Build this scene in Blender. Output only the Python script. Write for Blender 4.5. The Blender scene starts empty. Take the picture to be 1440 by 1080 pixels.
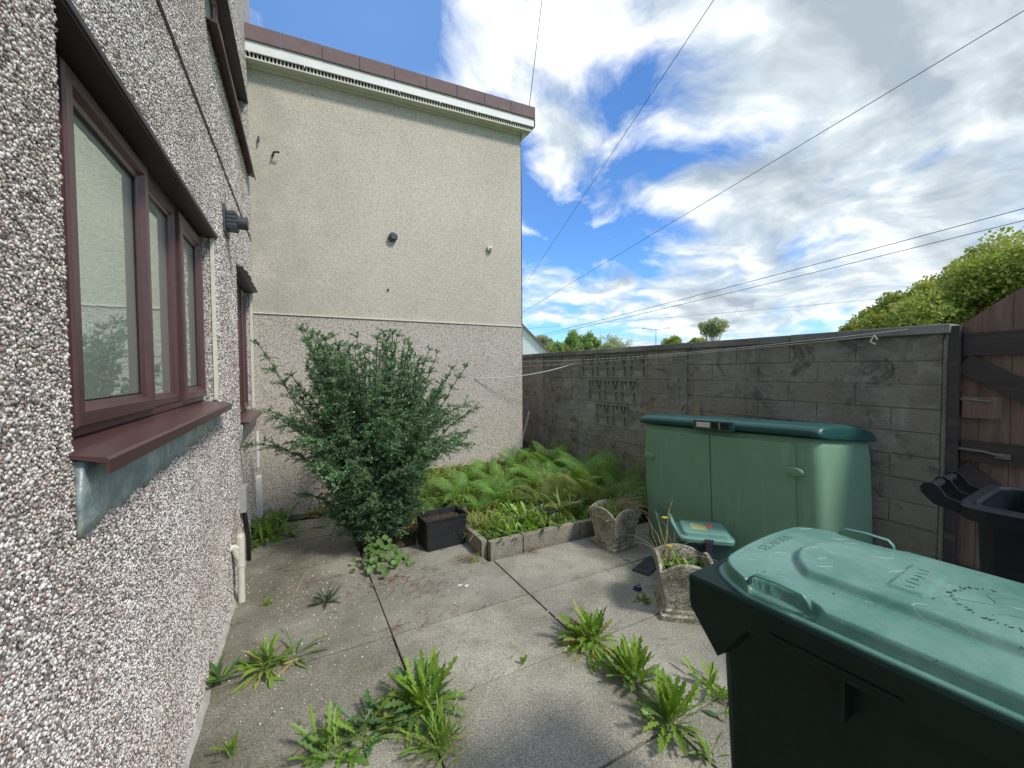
import bpy, bmesh, math, random
import numpy as np
from mathutils import Vector, Matrix, noise as mnoise
R = math.radians
random.seed(7); rng = np.random.default_rng(7)
scene = bpy.context.scene
C = scene.collection

# ------------------------------------------------------------------ helpers
class MB:
    """collects shapes; build() links them as one mesh"""
    def __init__(s): s.v = []; s.f = []
    def add(s, vs, fs):
        n = len(s.v); s.v += [tuple(v) for v in vs]; s.f += [tuple(i+n for i in f) for f in fs]; return s
    def box(s, x0, x1, y0, y1, z0, z1, b=0.0):
        if b <= 0:
            vs = [(x, y, z) for z in (z0, z1) for y in (y0, y1) for x in (x0, x1)]
            return s.add(vs, [(0,2,3,1),(4,5,7,6),(0,1,5,4),(2,6,7,3),(0,4,6,2),(1,3,7,5)])
        bm = bmesh.new(); bmesh.ops.create_cube(bm, size=1)
        for v in bm.verts:
            v.co = Vector(((x0+x1)/2+v.co.x*(x1-x0), (y0+y1)/2+v.co.y*(y1-y0), (z0+z1)/2+v.co.z*(z1-z0)))
        bmesh.ops.bevel(bm, geom=bm.edges[:], offset=b, segments=2, affect='EDGES', profile=0.6)
        s.frombm(bm); return s
    def frombm(s, bm, M=None):
        bm.verts.ensure_lookup_table(); bm.verts.index_update()
        s.add([(M @ v.co if M else v.co) for v in bm.verts], [[v.index for v in f.verts] for f in bm.faces]); bm.free(); return s
    def obox(s, c, size, ang=0, tilt=(0,0), b=0.0):
        m = MB().box(-size[0]/2, size[0]/2, -size[1]/2, size[1]/2, -size[2]/2, size[2]/2, b)
        M = Matrix.Translation(c) @ Matrix.Rotation(ang, 4, 'Z') @ Matrix.Rotation(tilt[0], 4, 'X') @ Matrix.Rotation(tilt[1], 4, 'Y')
        return s.add([M @ Vector(v) for v in m.v], m.f)
    def tube(s, pts, r, n=8, cap=True, flat=1.0):
        pts = [Vector(p) for p in pts]; k = len(pts)
        rr = r if isinstance(r, (list, tuple)) else [r]*k
        vs = []; up = None
        for i, p in enumerate(pts):
            t = (pts[min(i+1, k-1)] - pts[max(i-1, 0)]).normalized()
            if up is None:
                up = Vector((0,0,1)) if abs(t.z) < .9 else Vector((1,0,0))
            a = t.cross(up).normalized(); up = a.cross(t).normalized()
            for j in range(n):
                th = 2*math.pi*j/n
                vs.append(p + (a*math.cos(th) + up*math.sin(th)*flat)*rr[i])
        fs = [(i*n+j, i*n+(j+1) % n, (i+1)*n+(j+1) % n, (i+1)*n+j) for i in range(k-1) for j in range(n)]
        if cap: fs += [tuple(range(n))[::-1], tuple(range((k-1)*n, k*n))]
        return s.add(vs, fs)
    def loft(s, rings, cap0=True, cap1=True):
        n = len(rings[0]); vs = [p for r_ in rings for p in r_]; k = len(rings)
        fs = [(i*n+j, i*n+(j+1) % n, (i+1)*n+(j+1) % n, (i+1)*n+j) for i in range(k-1) for j in range(n)]
        if cap0: fs.append(tuple(range(n))[::-1])
        if cap1: fs.append(tuple(range((k-1)*n, k*n)))
        return s.add(vs, fs)
    def build(s, name, m, parent=None, smooth=False, loc=None, rotz=None, fixn=False):
        me = bpy.data.meshes.new(name); me.from_pydata(s.v, [], s.f); me.update()
        if fixn:
            bm = bmesh.new(); bm.from_mesh(me); bmesh.ops.recalc_face_normals(bm, faces=bm.faces[:]); bm.to_mesh(me); bm.free()
        if m: me.materials.append(m)
        if smooth: me.polygons.foreach_set('use_smooth', [True]*len(me.polygons))
        o = bpy.data.objects.new(name, me); C.objects.link(o)
        if parent: o.parent = parent
        if loc is not None: o.location = loc
        if rotz is not None: o.rotation_euler.z = rotz
        return o
def np_mesh(name, V, F, m, parent=None, smooth=False):
    me = bpy.data.meshes.new(name); k = F.shape[1]
    me.vertices.add(len(V)); me.vertices.foreach_set('co', np.ascontiguousarray(V, dtype=np.float32).ravel())
    me.loops.add(F.size); me.loops.foreach_set('vertex_index', F.astype(np.int32).ravel())
    me.polygons.add(len(F)); me.polygons.foreach_set('loop_start', np.arange(0, F.size, k, dtype=np.int32))
    me.polygons.foreach_set('loop_total', np.full(len(F), k, dtype=np.int32))
    if smooth: me.polygons.foreach_set('use_smooth', np.ones(len(F), dtype=bool))
    me.update(calc_edges=True); me.validate(); me.materials.append(m)
    o = bpy.data.objects.new(name, me); C.objects.link(o)
    if parent: o.parent = parent
    return o
def tag(o, label, cat, group=None, kind=None):
    if label: o['label'] = label
    if cat: o['category'] = cat
    if group: o['group'] = group
    if kind: o['kind'] = kind
    return o
def thing(name, label, cat, loc=(0,0,0), rotz=0, group=None):
    o = bpy.data.objects.new(name, None); C.objects.link(o); o.location = loc; o.rotation_euler = (0,0,rotz)
    o.empty_display_size = .1
    return tag(o, label, cat, group)
def dup(root, loc, rotz=0, sc=1, label=None):
    r = root.copy(); C.objects.link(r); r.location = loc; r.rotation_euler = (0,0,rotz); r.scale = (sc,sc,sc)
    if label: r['label'] = label
    for ch in root.children:
        c = ch.copy(); C.objects.link(c); c.parent = r
        for g in ch.children:
            d = g.copy(); C.objects.link(d); d.parent = c
    return r
def rrect(x0, x1, y0, y1, r, z, n=5):
    out = []
    for cx, cy, a0 in ((x1-r, y1-r, 0), (x0+r, y1-r, 90), (x0+r, y0+r, 180), (x1-r, y0+r, 270)):
        for i in range(n+1):
            a = R(a0+90*i/n); out.append((cx+r*math.cos(a), cy+r*math.sin(a), z))
    return out

# ------------------------------------------------------------------ materials
def mat(name):
    m = bpy.data.materials.new(name); m.use_nodes = True
    nt = m.node_tree; b = nt.nodes['Principled BSDF']; return m, nt, b
def N(nt, t, **k):
    n = nt.nodes.new(t)
    for a, v in k.items():
        if a.startswith('i_'): n.inputs[a[2:].replace('_', ' ')].default_value = v
        else: setattr(n, a, v)
    return n
def ramp(nt, stops, interp='LINEAR'):
    n = nt.nodes.new('ShaderNodeValToRGB'); cr = n.color_ramp; cr.interpolation = interp
    while len(cr.elements) < len(stops): cr.elements.new(0.5)
    for e, (p, c) in zip(cr.elements, stops):
        e.position = p; e.color = (c[0], c[1], c[2], 1) if isinstance(c, (tuple, list)) else (c, c, c, 1)
    return n
def L(nt, a, b): nt.links.new(a, b)
def objcoord(nt): return nt.nodes.new('ShaderNodeTexCoord').outputs['Object']
def nz(nt, vec, scale, detail=4, rough=.55, dist=0):
    n = N(nt, 'ShaderNodeTexNoise'); n.inputs['Scale'].default_value = scale; n.inputs['Detail'].default_value = detail
    n.inputs['Roughness'].default_value = rough; n.inputs['Distortion'].default_value = dist
    if vec is not None: L(nt, vec, n.inputs['Vector'])
    return n
def mixc(nt, fac, a, b, mode='MIX'):
    n = nt.nodes.new('ShaderNodeMix'); n.data_type = 'RGBA'; n.blend_type = mode; n.clamp_factor = True
    for sock, val in ((n.inputs[0], fac), (n.inputs[6], a), (n.inputs[7], b)):
        if hasattr(val, 'links'): L(nt, val, sock)
        elif isinstance(val, (int, float)): sock.default_value = val if sock == n.inputs[0] else (val, val, val, 1)
        else: sock.default_value = (*val, 1)
    return n.outputs[2]
def bump(nt, b, h, dist, strength=1.0, prev=None):
    n = nt.nodes.new('ShaderNodeBump'); n.inputs['Distance'].default_value = dist; n.inputs['Strength'].default_value = strength
    L(nt, h, n.inputs['Height'])
    if prev: L(nt, prev, n.inputs['Normal'])
    if b: L(nt, n.outputs[0], b.inputs['Normal'])
    return n.outputs[0]
def simple(name, col, rough=.5, var=.15, scale=12, bmp=0.0, bscale=60, metal=0, spec=.5, stretch=None):
    m, nt, b = mat(name); co = objcoord(nt)
    if stretch:
        mp = N(nt, 'ShaderNodeMapping'); mp.inputs['Scale'].default_value = stretch; L(nt, co, mp.inputs[0]); co = mp.outputs[0]
    n = nz(nt, co, scale, 5, .65)
    r_ = ramp(nt, [(.3, tuple(c*(1-var) for c in col)), (.7, tuple(min(1, c*(1+var)) for c in col))])
    L(nt, n.outputs[0], r_.inputs[0]); L(nt, r_.outputs[0], b.inputs['Base Color'])
    rr = N(nt, 'ShaderNodeMapRange'); rr.inputs[3].default_value = max(0, rough-.08); rr.inputs[4].default_value = min(1, rough+.12)
    L(nt, n.outputs[0], rr.inputs[0]); L(nt, rr.outputs[0], b.inputs['Roughness'])
    b.inputs['Metallic'].default_value = metal; b.inputs['Specular IOR Level'].default_value = spec
    if bmp: bump(nt, b, nz(nt, co, bscale, 5, .6).outputs[0], bmp)
    return m
PEB = [(0, (.82,.80,.77)), (.18, (.55,.52,.49)), (.30, (.90,.88,.86)), (.42, (.34,.31,.30)), (.52, (.60,.52,.48)), (.62, (.20,.18,.18)),
       (.73, (.42,.31,.27)), (.80, (.74,.70,.68)), (.88, (.17,.15,.15)), (.94, (.36,.25,.21)), (.97, (.88,.87,.84))]
# real pebbles: colour by pebble
m_peb, nt, b = mat('pebble')
g = N(nt, 'ShaderNodeNewGeometry'); r_ = ramp(nt, PEB, 'CONSTANT'); L(nt, g.outputs['Random Per Island'], r_.inputs[0])
st = nz(nt, objcoord(nt), 2.2, 5, .6); sr = ramp(nt, [(.38, (.84,.80,.76)), (.62, (1,1,1))]); L(nt, st.outputs[0], sr.inputs[0])
L(nt, mixc(nt, 1, r_.outputs[0], sr.outputs[0], 'MULTIPLY'), b.inputs['Base Color']); b.inputs['Roughness'].default_value = .5
# the same dash as a texture where pebbles are too far to be seen one by one
def pebbledash(name, scale, base, cols, contrast, bd, stain=None):
    m, nt, b = mat(name); co = objcoord(nt)
    v = N(nt, 'ShaderNodeTexVoronoi'); v.inputs['Scale'].default_value = scale; L(nt, co, v.inputs['Vector'])
    v.inputs['Randomness'].default_value = 1
    sx = N(nt, 'ShaderNodeSeparateColor'); L(nt, v.outputs['Color'], sx.inputs[0])
    r_ = ramp(nt, cols, 'CONSTANT'); L(nt, sx.outputs[0], r_.inputs[0])
    er = ramp(nt, [(.35, 1.0), (.75, .25)]); L(nt, v.outputs['Distance'], er.inputs[0])
    c = mixc(nt, contrast, base, r_.outputs[0])
    c = mixc(nt, .75*contrast, c, mixc(nt, 1, c, er.outputs[0], 'MULTIPLY'))
    n1 = nz(nt, co, .7, 6, .6); s1 = ramp(nt, [(.3, (.80,.80,.78)), (.65, (1,1,1))]); L(nt, n1.outputs[0], s1.inputs[0])
    c = mixc(nt, .8, c, mixc(nt, 1, c, s1.outputs[0], 'MULTIPLY'))
    if stain: c = stain(nt, co, c)
    L(nt, c, b.inputs['Base Color']); b.inputs['Roughness'].default_value = .8
    inv = N(nt, 'ShaderNodeMath', operation='SUBTRACT'); inv.inputs[0].default_value = 1; L(nt, v.outputs['Distance'], inv.inputs[1])
    bump(nt, b, inv.outputs[0], bd, .8)
    return m
m_dash = pebbledash('pebbledash', 122, (.62,.58,.55), PEB, .82, .004)
def algae(nt, co, c):
    # grey-green growth down the left of the render and under the eaves
    sp = N(nt, 'ShaderNodeSeparateXYZ'); L(nt, co, sp.inputs[0])
    a = N(nt, 'ShaderNodeMapRange'); a.inputs[1].default_value = -.1; a.inputs[2].default_value = 1.0; a.inputs[3].default_value = 1; a.inputs[4].default_value = 0
    L(nt, sp.outputs[0], a.inputs[0])
    n = nz(nt, co, 1.6, 6, .65); r2 = ramp(nt, [(.38, 0.0), (.62, 1.0)]); L(nt, n.outputs[0], r2.inputs[0])
    f = N(nt, 'ShaderNodeMath', operation='MULTIPLY'); L(nt, a.outputs[0], f.inputs[0]); L(nt, r2.outputs[0], f.inputs[1])
    f2 = N(nt, 'ShaderNodeMath', operation='MULTIPLY'); L(nt, f.outputs[0], f2.inputs[0]); f2.inputs[1].default_value = .6
    return mixc(nt, f2.outputs[0], c, (.30,.32,.26))
CRM = [(0, (.68,.62,.51)), (.3, (.58,.53,.43)), (.5, (.74,.69,.58)), (.68, (.46,.41,.33)), (.80, (.64,.58,.48)), (.92, (.32,.28,.23))]
m_cream = pebbledash('cream_render', 120, (.68,.645,.56), CRM, .55, .003, algae)
LOW = [(0, (.68,.62,.54)), (.25, (.54,.49,.43)), (.45, (.76,.71,.63)), (.6, (.38,.34,.30)), (.75, (.62,.55,.48)), (.88, (.24,.21,.19))]
m_low = pebbledash('grey_dash', 105, (.64,.60,.54), LOW, .72, .004)
m_brown = simple('rosewood_upvc', (.088,.042,.043), .32, .12, 30, .0004, 220, stretch=(1,.15,1))
m_brown2 = simple('dark_soffit_board', (.045,.034,.038), .5, .2, 12)
m_mortar = simple('mortar', (.42,.41,.37), .9, .25, 14, .004, 60)
m_white = simple('white_fascia', (.72,.74,.73), .45, .07, 5)
m_tile = simple('brown_roof_tile', (.17,.118,.12), .75, .18, 6, .003, 80)
m_vent = simple('pale_vent_plastic', (.55,.54,.47), .6, .1, 10)
m_black = simple('black_plastic', (.018,.02,.023), .45, .3, 20, .0006, 120)
m_slate = simple('grey_blue_plastic', (.05,.06,.068), .5, .2, 20)
m_pvc = simple('aged_white_plastic', (.66,.64,.54), .42, .1, 18)
m_greybox = simple('grey_plastic', (.36,.37,.37), .55, .1, 18)
m_galv = simple('grey_metal', (.20,.19,.18), .55, .35, 40, .0005, 120, metal=.5)
m_wire = simple('wire_dark', (.05,.055,.07), .6)
m_rope = simple('pale_rope', (.66,.66,.62), .8, .1)
# lead
m_lead, nt, b = mat('lead_flashing'); co = objcoord(nt)
n = nz(nt, co, 9, 6, .65, .6); r_ = ramp(nt, [(.28, (.20,.26,.28)), (.45, (.28,.35,.37)), (.56, (.40,.47,.47)), (.72, (.60,.64,.60))]); L(nt, n.outputs[0], r_.inputs[0])
n2 = nz(nt, co, 4, 4); r2 = ramp(nt, [(.58, 0.0), (.70, 1.0)]); L(nt, n2.outputs[0], r2.inputs[0])
L(nt, mixc(nt, r2.outputs[0], r_.outputs[0], (.42,.47,.28)), b.inputs['Base Color']); b.inputs['Roughness'].default_value = .5; b.inputs['Metallic'].default_value = .25
bump(nt, b, nz(nt, co, 14, 5, .6, .5).outputs[0], .010)
# glass: mirror-like outer face, milky base colour painting in pale reflections and curtains
m_glass, nt, b = mat('window_glass')
b.inputs['Base Color'].default_value = (.40,.46,.40,1); b.inputs['Roughness'].default_value = .3
gl = N(nt, 'ShaderNodeBsdfGlossy'); gl.inputs['Roughness'].default_value = .004; gl.inputs['Color'].default_value = (.84,.95,.88,1)
fr = N(nt, 'ShaderNodeLayerWeight'); fr.inputs['Blend'].default_value = .5
rr = N(nt, 'ShaderNodeMapRange'); rr.inputs[1].default_value = 0; rr.inputs[2].default_value = 1; rr.inputs[3].default_value = .22; rr.inputs[4].default_value = .72
L(nt, fr.outputs['Facing'], rr.inputs[0])
mx = N(nt, 'ShaderNodeMixShader'); L(nt, rr.outputs[0], mx.inputs[0]); L(nt, b.outputs[0], mx.inputs[1]); L(nt, gl.outputs[0], mx.inputs[2])
L(nt, mx.outputs[0], nt.nodes['Material Output'].inputs[0])
wob = nz(nt, objcoord(nt), 6, 2); bn = N(nt, 'ShaderNodeBump'); bn.inputs['Distance'].default_value = .0006; L(nt, wob.outputs[0], bn.inputs['Height']); L(nt, bn.outputs[0], gl.inputs['Normal'])
# paving
def concrete(name, c0, c1, green=.35, speck=1.0, bd=.004, dirt=False):
    m, nt, b = mat(name); co = objcoord(nt)
    g = N(nt, 'ShaderNodeNewGeometry')
    n = nz(nt, co, 1.7, 7, .62, .3); r_ = ramp(nt, [(.32, c0), (.68, c1)]); L(nt, n.outputs[0], r_.inputs[0])
    pr = N(nt, 'ShaderNodeMapRange'); pr.inputs[3].default_value = .80; pr.inputs[4].default_value = 1.15; L(nt, g.outputs['Random Per Island'], pr.inputs[0])
    c = mixc(nt, 1, r_.outputs[0], pr.outputs[0], 'MULTIPLY')
    f = nz(nt, co, 120, 5, .95); fr_ = ramp(nt, [(.38, .25), (.47, .85), (.56, 1.15), (.64, 2.2)]); L(nt, f.outputs[0], fr_.inputs[0])
    c = mixc(nt, speck, c, mixc(nt, 1, c, fr_.outputs[0], 'MULTIPLY'))
    gn = nz(nt, co, 2.6, 6, .7, .5); gr = ramp(nt, [(.50, 0.0), (.66, green)]); L(nt, gn.outputs[0], gr.inputs[0])
    c = mixc(nt, gr.outputs[0], c, (.13,.14,.08))
    dk = nz(nt, co, 6.5, 7, .75); dr = ramp(nt, [(.58, 0.0), (.72, .55)]); L(nt, dk.outputs[0], dr.inputs[0])
    c = mixc(nt, dr.outputs[0], c, (.09,.085,.075))
    sx_ = N(nt, 'ShaderNodeSeparateXYZ'); L(nt, co, sx_.inputs[0]); xr = N(nt, 'ShaderNodeMapRange'); xr.inputs[1].default_value = 1.0; xr.inputs[2].default_value = -.3; L(nt, sx_.outputs[0], xr.inputs[0])
    wn_ = nz(nt, co, 2.1, 6, .7, .4); wr = ramp(nt, [(.30, 0.25), (.6, 1.0)]); L(nt, wn_.outputs[0], wr.inputs[0]); c = mixc(nt, mixc(nt, 1, wr.outputs[0], xr.outputs[0], 'MULTIPLY') if dirt else 0.0, c, mixc(nt, 1, c, (.60,.585,.52), 'MULTIPLY'))
    L(nt, c, b.inputs['Base Color']); b.inputs['Roughness'].default_value = .9
    h = mixc(nt, .5, f.outputs[0], nz(nt, co, 45, 5, .7).outputs[0])
    bump(nt, b, h, bd); return m
m_slab = concrete('paving_slab', (.245,.236,.195), (.47,.45,.385), .45, dirt=True)
m_edge = concrete('edging_concrete', (.20,.19,.15), (.33,.31,.25), .5)
# cast pots: exposed shell-like stones
m_pot, nt, b = mat('weathered_pot'); co = objcoord(nt)
v = N(nt, 'ShaderNodeTexVoronoi'); v.inputs['Scale'].default_value = 95; L(nt, co, v.inputs['Vector'])
r_ = ramp(nt, [(0, (.60,.57,.48)), (.55, (.46,.43,.35)), (.85, (.22,.21,.15))]); sx = N(nt, 'ShaderNodeSeparateColor'); L(nt, v.outputs['Color'], sx.inputs[0]); L(nt, sx.outputs[0], r_.inputs[0])
n = nz(nt, co, 7, 6, .7, .4); r2 = ramp(nt, [(.40, 0.0), (.62, .85)]); L(nt, n.outputs[0], r2.inputs[0])
c = mixc(nt, r2.outputs[0], r_.outputs[0], (.13,.12,.075)); n3 = nz(nt, co, 14, 5, .7); r3 = ramp(nt, [(.6, 0.0), (.7, .8)]); L(nt, n3.outputs[0], r3.inputs[0])
L(nt, mixc(nt, r3.outputs[0], c, (.58,.56,.47)), b.inputs['Base Color']); b.inputs['Roughness'].default_value = .92
bump(nt, b, mixc(nt, .5, v.outputs['Distance'], n3.outputs[0]), .008)
# blockwork, dark with old black paint and lime runs
m_block, nt, b = mat('black_stained_block'); co = objcoord(nt)
n = nz(nt, co, 2.6, 8, .68, .5); r_ = ramp(nt, [(.25, (.13,.125,.12)), (.5, (.29,.28,.265)), (.68, (.47,.455,.42))]); L(nt, n.outputs[0], r_.inputs[0])
g = N(nt, 'ShaderNodeNewGeometry'); pr = N(nt, 'ShaderNodeMapRange'); pr.inputs[3].default_value = .90; pr.inputs[4].default_value = 1.12; L(nt, g.outputs['Random Per Island'], pr.inputs[0])
c = mixc(nt, 1, r_.outputs[0], pr.outputs[0], 'MULTIPLY')
n2 = nz(nt, co, 7, 8, .8, .8); r2 = ramp(nt, [(.50, 0.0), (.64, .75)]); L(nt, n2.outputs[0], r2.inputs[0]); c = mixc(nt, r2.outputs[0], c, (.50,.50,.47))
n4 = nz(nt, co, 1.3, 7, .7, .6); r4 = ramp(nt, [(.42, 0.0), (.62, .75)]); L(nt, n4.outputs[0], r4.inputs[0]); c = mixc(nt, r4.outputs[0], c, (.33,.29,.23))
n5 = nz(nt, co, 4.0, 8, .75, 1.0); r5 = ramp(nt, [(.36, .8), (.46, 0.0)]); L(nt, n5.outputs[0], r5.inputs[0]); c = mixc(nt, r5.outputs[0], c, (.09,.085,.085))
n3 = nz(nt, co, 42, 4, .8); r3 = ramp(nt, [(.66, 0.0), (.70, 1.0)]); L(nt, n3.outputs[0], r3.inputs[0]); c = mixc(nt, r3.outputs[0], c, (.62,.62,.58))
L(nt, c, b.inputs['Base Color']); b.inputs['Roughness'].default_value = .9
mp = N(nt, 'ShaderNodeMapping'); mp.inputs['Scale'].default_value = (1,.35,1.6); L(nt, co, mp.inputs[0])
bump(nt, b, mixc(nt, .35, nz(nt, mp.outputs[0], 20, 8, .75).outputs[0], nz(nt, co, 90, 4, .7).outputs[0]), .034)
m_screen = concrete('screen_block_concrete', (.20,.197,.165), (.38,.372,.31), .5, .7, .006)
m_coping = concrete('coping_concrete', (.15,.15,.15), (.30,.30,.295), .3, .6, .004)
def wood(name, c0, c1, axis=(1,1,.08), rough=.75):
    m, nt, b = mat(name); co = objcoord(nt); mp = N(nt, 'ShaderNodeMapping'); mp.inputs['Scale'].default_value = axis; L(nt, co, mp.inputs[0])
    n = nz(nt, mp.outputs[0], 30, 6, .7, .4); r_ = ramp(nt, [(.3, c0), (.7, c1)]); L(nt, n.outputs[0], r_.inputs[0])
    n2 = nz(nt, mp.outputs[0], 7, 6, .7); r2 = ramp(nt, [(.55, 0.0), (.75, .6)]); L(nt, n2.outputs[0], r2.inputs[0])
    L(nt, mixc(nt, r2.outputs[0], r_.outputs[0], (.26,.22,.20)), b.inputs['Base Color']); b.inputs['Roughness'].default_value = rough
    bump(nt, b, n.outputs[0], .004); return m
m_board = wood('gate_board', (.12,.075,.064), (.25,.16,.135)); m_board2 = wood('red_gate_board', (.33,.14,.11), (.48,.24,.19))
m_rail = wood('gate_rail', (.035,.030,.032), (.065,.052,.052), (1,.08,1)); m_twig = wood('twig', (.10,.06,.04), (.20,.13,.09))
m_redtwig = simple('red_twig', (.20,.05,.035), .7, .4, 30); m_straw = simple('dry_straw', (.34,.28,.16), .8, .3, 30)
# plastics of the bins and the cupboard
def plastic(name, col, faded, rough=.42, fade=.5, bd=.0006, spec=.5, streak=None):
    m, nt, b = mat(name); co = objcoord(nt)
    n = nz(nt, co, 4.5, 8, .7, .3); r_ = ramp(nt, [(.35, col), (.72, tuple(a+(d-a)*fade for a, d in zip(col, faded)))]); L(nt, n.outputs[0], r_.inputs[0])
    c = r_.outputs[0]
    s1 = nz(nt, co, 38, 5, .8, 1.2); sr = ramp(nt, [(.61, 0.0), (.66, .35)]); L(nt, s1.outputs[0], sr.inputs[0]); c = mixc(nt, sr.outputs[0], c, faded)
    if streak:
        mp = N(nt, 'ShaderNodeMapping'); mp.inputs['Scale'].default_value = (1,9,.6); L(nt, co, mp.inputs[0])
        s2 = nz(nt, mp.outputs[0], 2.2, 5, .6); s2r = ramp(nt, [(.56, 0.0), (.72, streak)]); L(nt, s2.outputs[0], s2r.inputs[0]); c = mixc(nt, s2r.outputs[0], c, faded)
    L(nt, c, b.inputs['Base Color'])
    rr = N(nt, 'ShaderNodeMapRange'); rr.inputs[3].default_value = rough-.1; rr.inputs[4].default_value = rough+.15; L(nt, s1.outputs[0], rr.inputs[0]); L(nt, rr.outputs[0], b.inputs['Roughness'])
    b.inputs['Specular IOR Level'].default_value = spec
    bump(nt, b, nz(nt, co, 160, 3, .6).outputs[0], bd); return m
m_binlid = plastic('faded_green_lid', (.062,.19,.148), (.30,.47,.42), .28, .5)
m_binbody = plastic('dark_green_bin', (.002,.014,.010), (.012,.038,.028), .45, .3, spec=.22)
m_cup = plastic('sage_green_plastic', (.17,.325,.21), (.30,.42,.33), .55, .3, .0012, .3, .45)
m_cuplid = plastic('deep_green_plastic', (.012,.075,.070), (.04,.13,.12), .35, .3)
m_blackbin = plastic('black_bin_plastic', (.005,.009,.015), (.03,.04,.052), .38, .3, spec=.35)
m_cadlid = plastic('aqua_green_lid', (.10,.26,.22), (.30,.46,.42), .4, .5)
m_cadbody = plastic('dark_teal_plastic', (.010,.045,.042), (.04,.10,.09), .45, .3)
m_ink = simple('black_ink', (.015,.02,.02), .7); m_plum = simple('plum_plastic', (.03,.022,.045), .5)
m_stk_y = simple('yellow_sticker', (.42,.45,.20), .5, .3, 60); m_stk_r = simple('red_sticker', (.62,.16,.12), .5, .15, 60)
m_pink = simple('pale_pink_plastic', (.72,.55,.52), .45, .08)
m_shadowrec = simple('painted_recess_shade', (.01,.012,.012), .8)  # near-black colour that paints the shade inside gaps and recesses
m_clearscr = simple('pale_scratch', (.50,.62,.57), .6)
m_bluetag = simple('blue_rag', (.03,.04,.20), .6)
m_clear = simple('green_tumbler', (.16,.30,.24), .15, .2, 20)
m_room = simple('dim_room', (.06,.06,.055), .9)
# soil
m_soil, nt, b = mat('soil'); co = objcoord(nt); n = nz(nt, co, 16, 8, .75); r_ = ramp(nt, [(.3, (.035,.028,.018)), (.55, (.075,.06,.04)), (.7, (.15,.12,.075))]); L(nt, n.outputs[0], r_.inputs[0])
L(nt, r_.outputs[0], b.inputs['Base Color']); b.inputs['Roughness'].default_value = 1; bump(nt, b, nz(nt, co, 60, 6, .8).outputs[0], .02)
m_lawn, nt, b = mat('meadow'); co = objcoord(nt); n = nz(nt, co, 1.2, 8, .7); r_ = ramp(nt, [(.3, (.07,.14,.015)), (.7, (.16,.26,.03))]); L(nt, n.outputs[0], r_.inputs[0]); L(nt, r_.outputs[0], b.inputs['Base Color']); b.inputs['Roughness'].default_value = 1
# leaves
def leaf(name, cols, trans=.35, rough=.45):
    m, nt, b = mat(name)
    g = N(nt, 'ShaderNodeNewGeometry'); r_ = ramp(nt, [(i/max(1, len(cols)-1), c) for i, c in enumerate(cols)]); L(nt, g.outputs['Random Per Island'], r_.inputs[0])
    n = nz(nt, objcoord(nt), 3.2, 3); nr = ramp(nt, [(.3, .7), (.7, 1.25)]); L(nt, n.outputs[0], nr.inputs[0])
    c = mixc(nt, 1, r_.outputs[0], nr.outputs[0], 'MULTIPLY')
    L(nt, c, b.inputs['Base Color']); b.inputs['Roughness'].default_value = rough
    t = N(nt, 'ShaderNodeBsdfTranslucent'); tc = mixc(nt, 1, c, (1.15,1.2,.65), 'MULTIPLY'); L(nt, tc, t.inputs[0])
    mx = N(nt, 'ShaderNodeMixShader'); mx.inputs[0].default_value = trans; L(nt, b.outputs[0], mx.inputs[1]); L(nt, t.outputs[0], mx.inputs[2])
    L(nt, mx.outputs[0], nt.nodes['Material Output'].inputs[0]); return m
m_shrub = leaf('shrub_leaf', [(.07,.16,.085), (.11,.22,.12), (.085,.19,.10), (.20,.33,.15), (.34,.46,.20)], .28)
m_fern = leaf('fern_leaf', [(.14,.30,.08), (.22,.43,.09), (.34,.53,.12), (.16,.32,.12)], .4, .5)
m_fernold = leaf('yellowing_fern_leaf', [(.26,.32,.09), (.33,.34,.11), (.15,.23,.07)], .4, .5)
m_weed = leaf('weed_leaf', [(.17,.32,.045), (.22,.38,.05), (.30,.46,.07), (.14,.26,.05)], .35)
m_weed2 = leaf('dull_weed_leaf', [(.08,.17,.06), (.12,.24,.08), (.16,.27,.08), (.24,.29,.10)], .3)
m_greyweed = leaf('grey_leaf', [(.09,.13,.085), (.13,.17,.10), (.07,.10,.06)], .2)
m_yleaf = leaf('yellow_leaf', [(.42,.38,.14), (.35,.33,.12)], .3)
m_round = leaf('round_leaf', [(.11,.22,.06), (.16,.28,.08), (.08,.17,.05)], .3)
m_grass = leaf('grass_blade', [(.16,.30,.05), (.24,.36,.07), (.32,.34,.11), (.10,.22,.04)], .4)
m_flower = simple('yellow_petal', (.80,.62,.02), .5, .1); m_wflower = simple('pale_petal', (.75,.76,.70), .6, .05)
def treemat(name, cols): return leaf(name, [tuple(min(.7, v*f_) for v, f_ in zip(c, (1.25, 1.25, 1.5))) for c in cols], .32, .6)
m_t1 = treemat('autumn_green', [(.16,.25,.05), (.27,.33,.06), (.40,.38,.08), (.20,.29,.06), (.42,.33,.09)])
m_t2 = treemat('mid_green', [(.17,.27,.08), (.24,.34,.09), (.33,.41,.11)])
m_t3 = treemat('olive_pale', [(.32,.36,.20), (.42,.43,.24), (.27,.31,.18)])
m_bark = simple('bark', (.10,.08,.06), .9, .3, 15, .01, 30)

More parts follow.
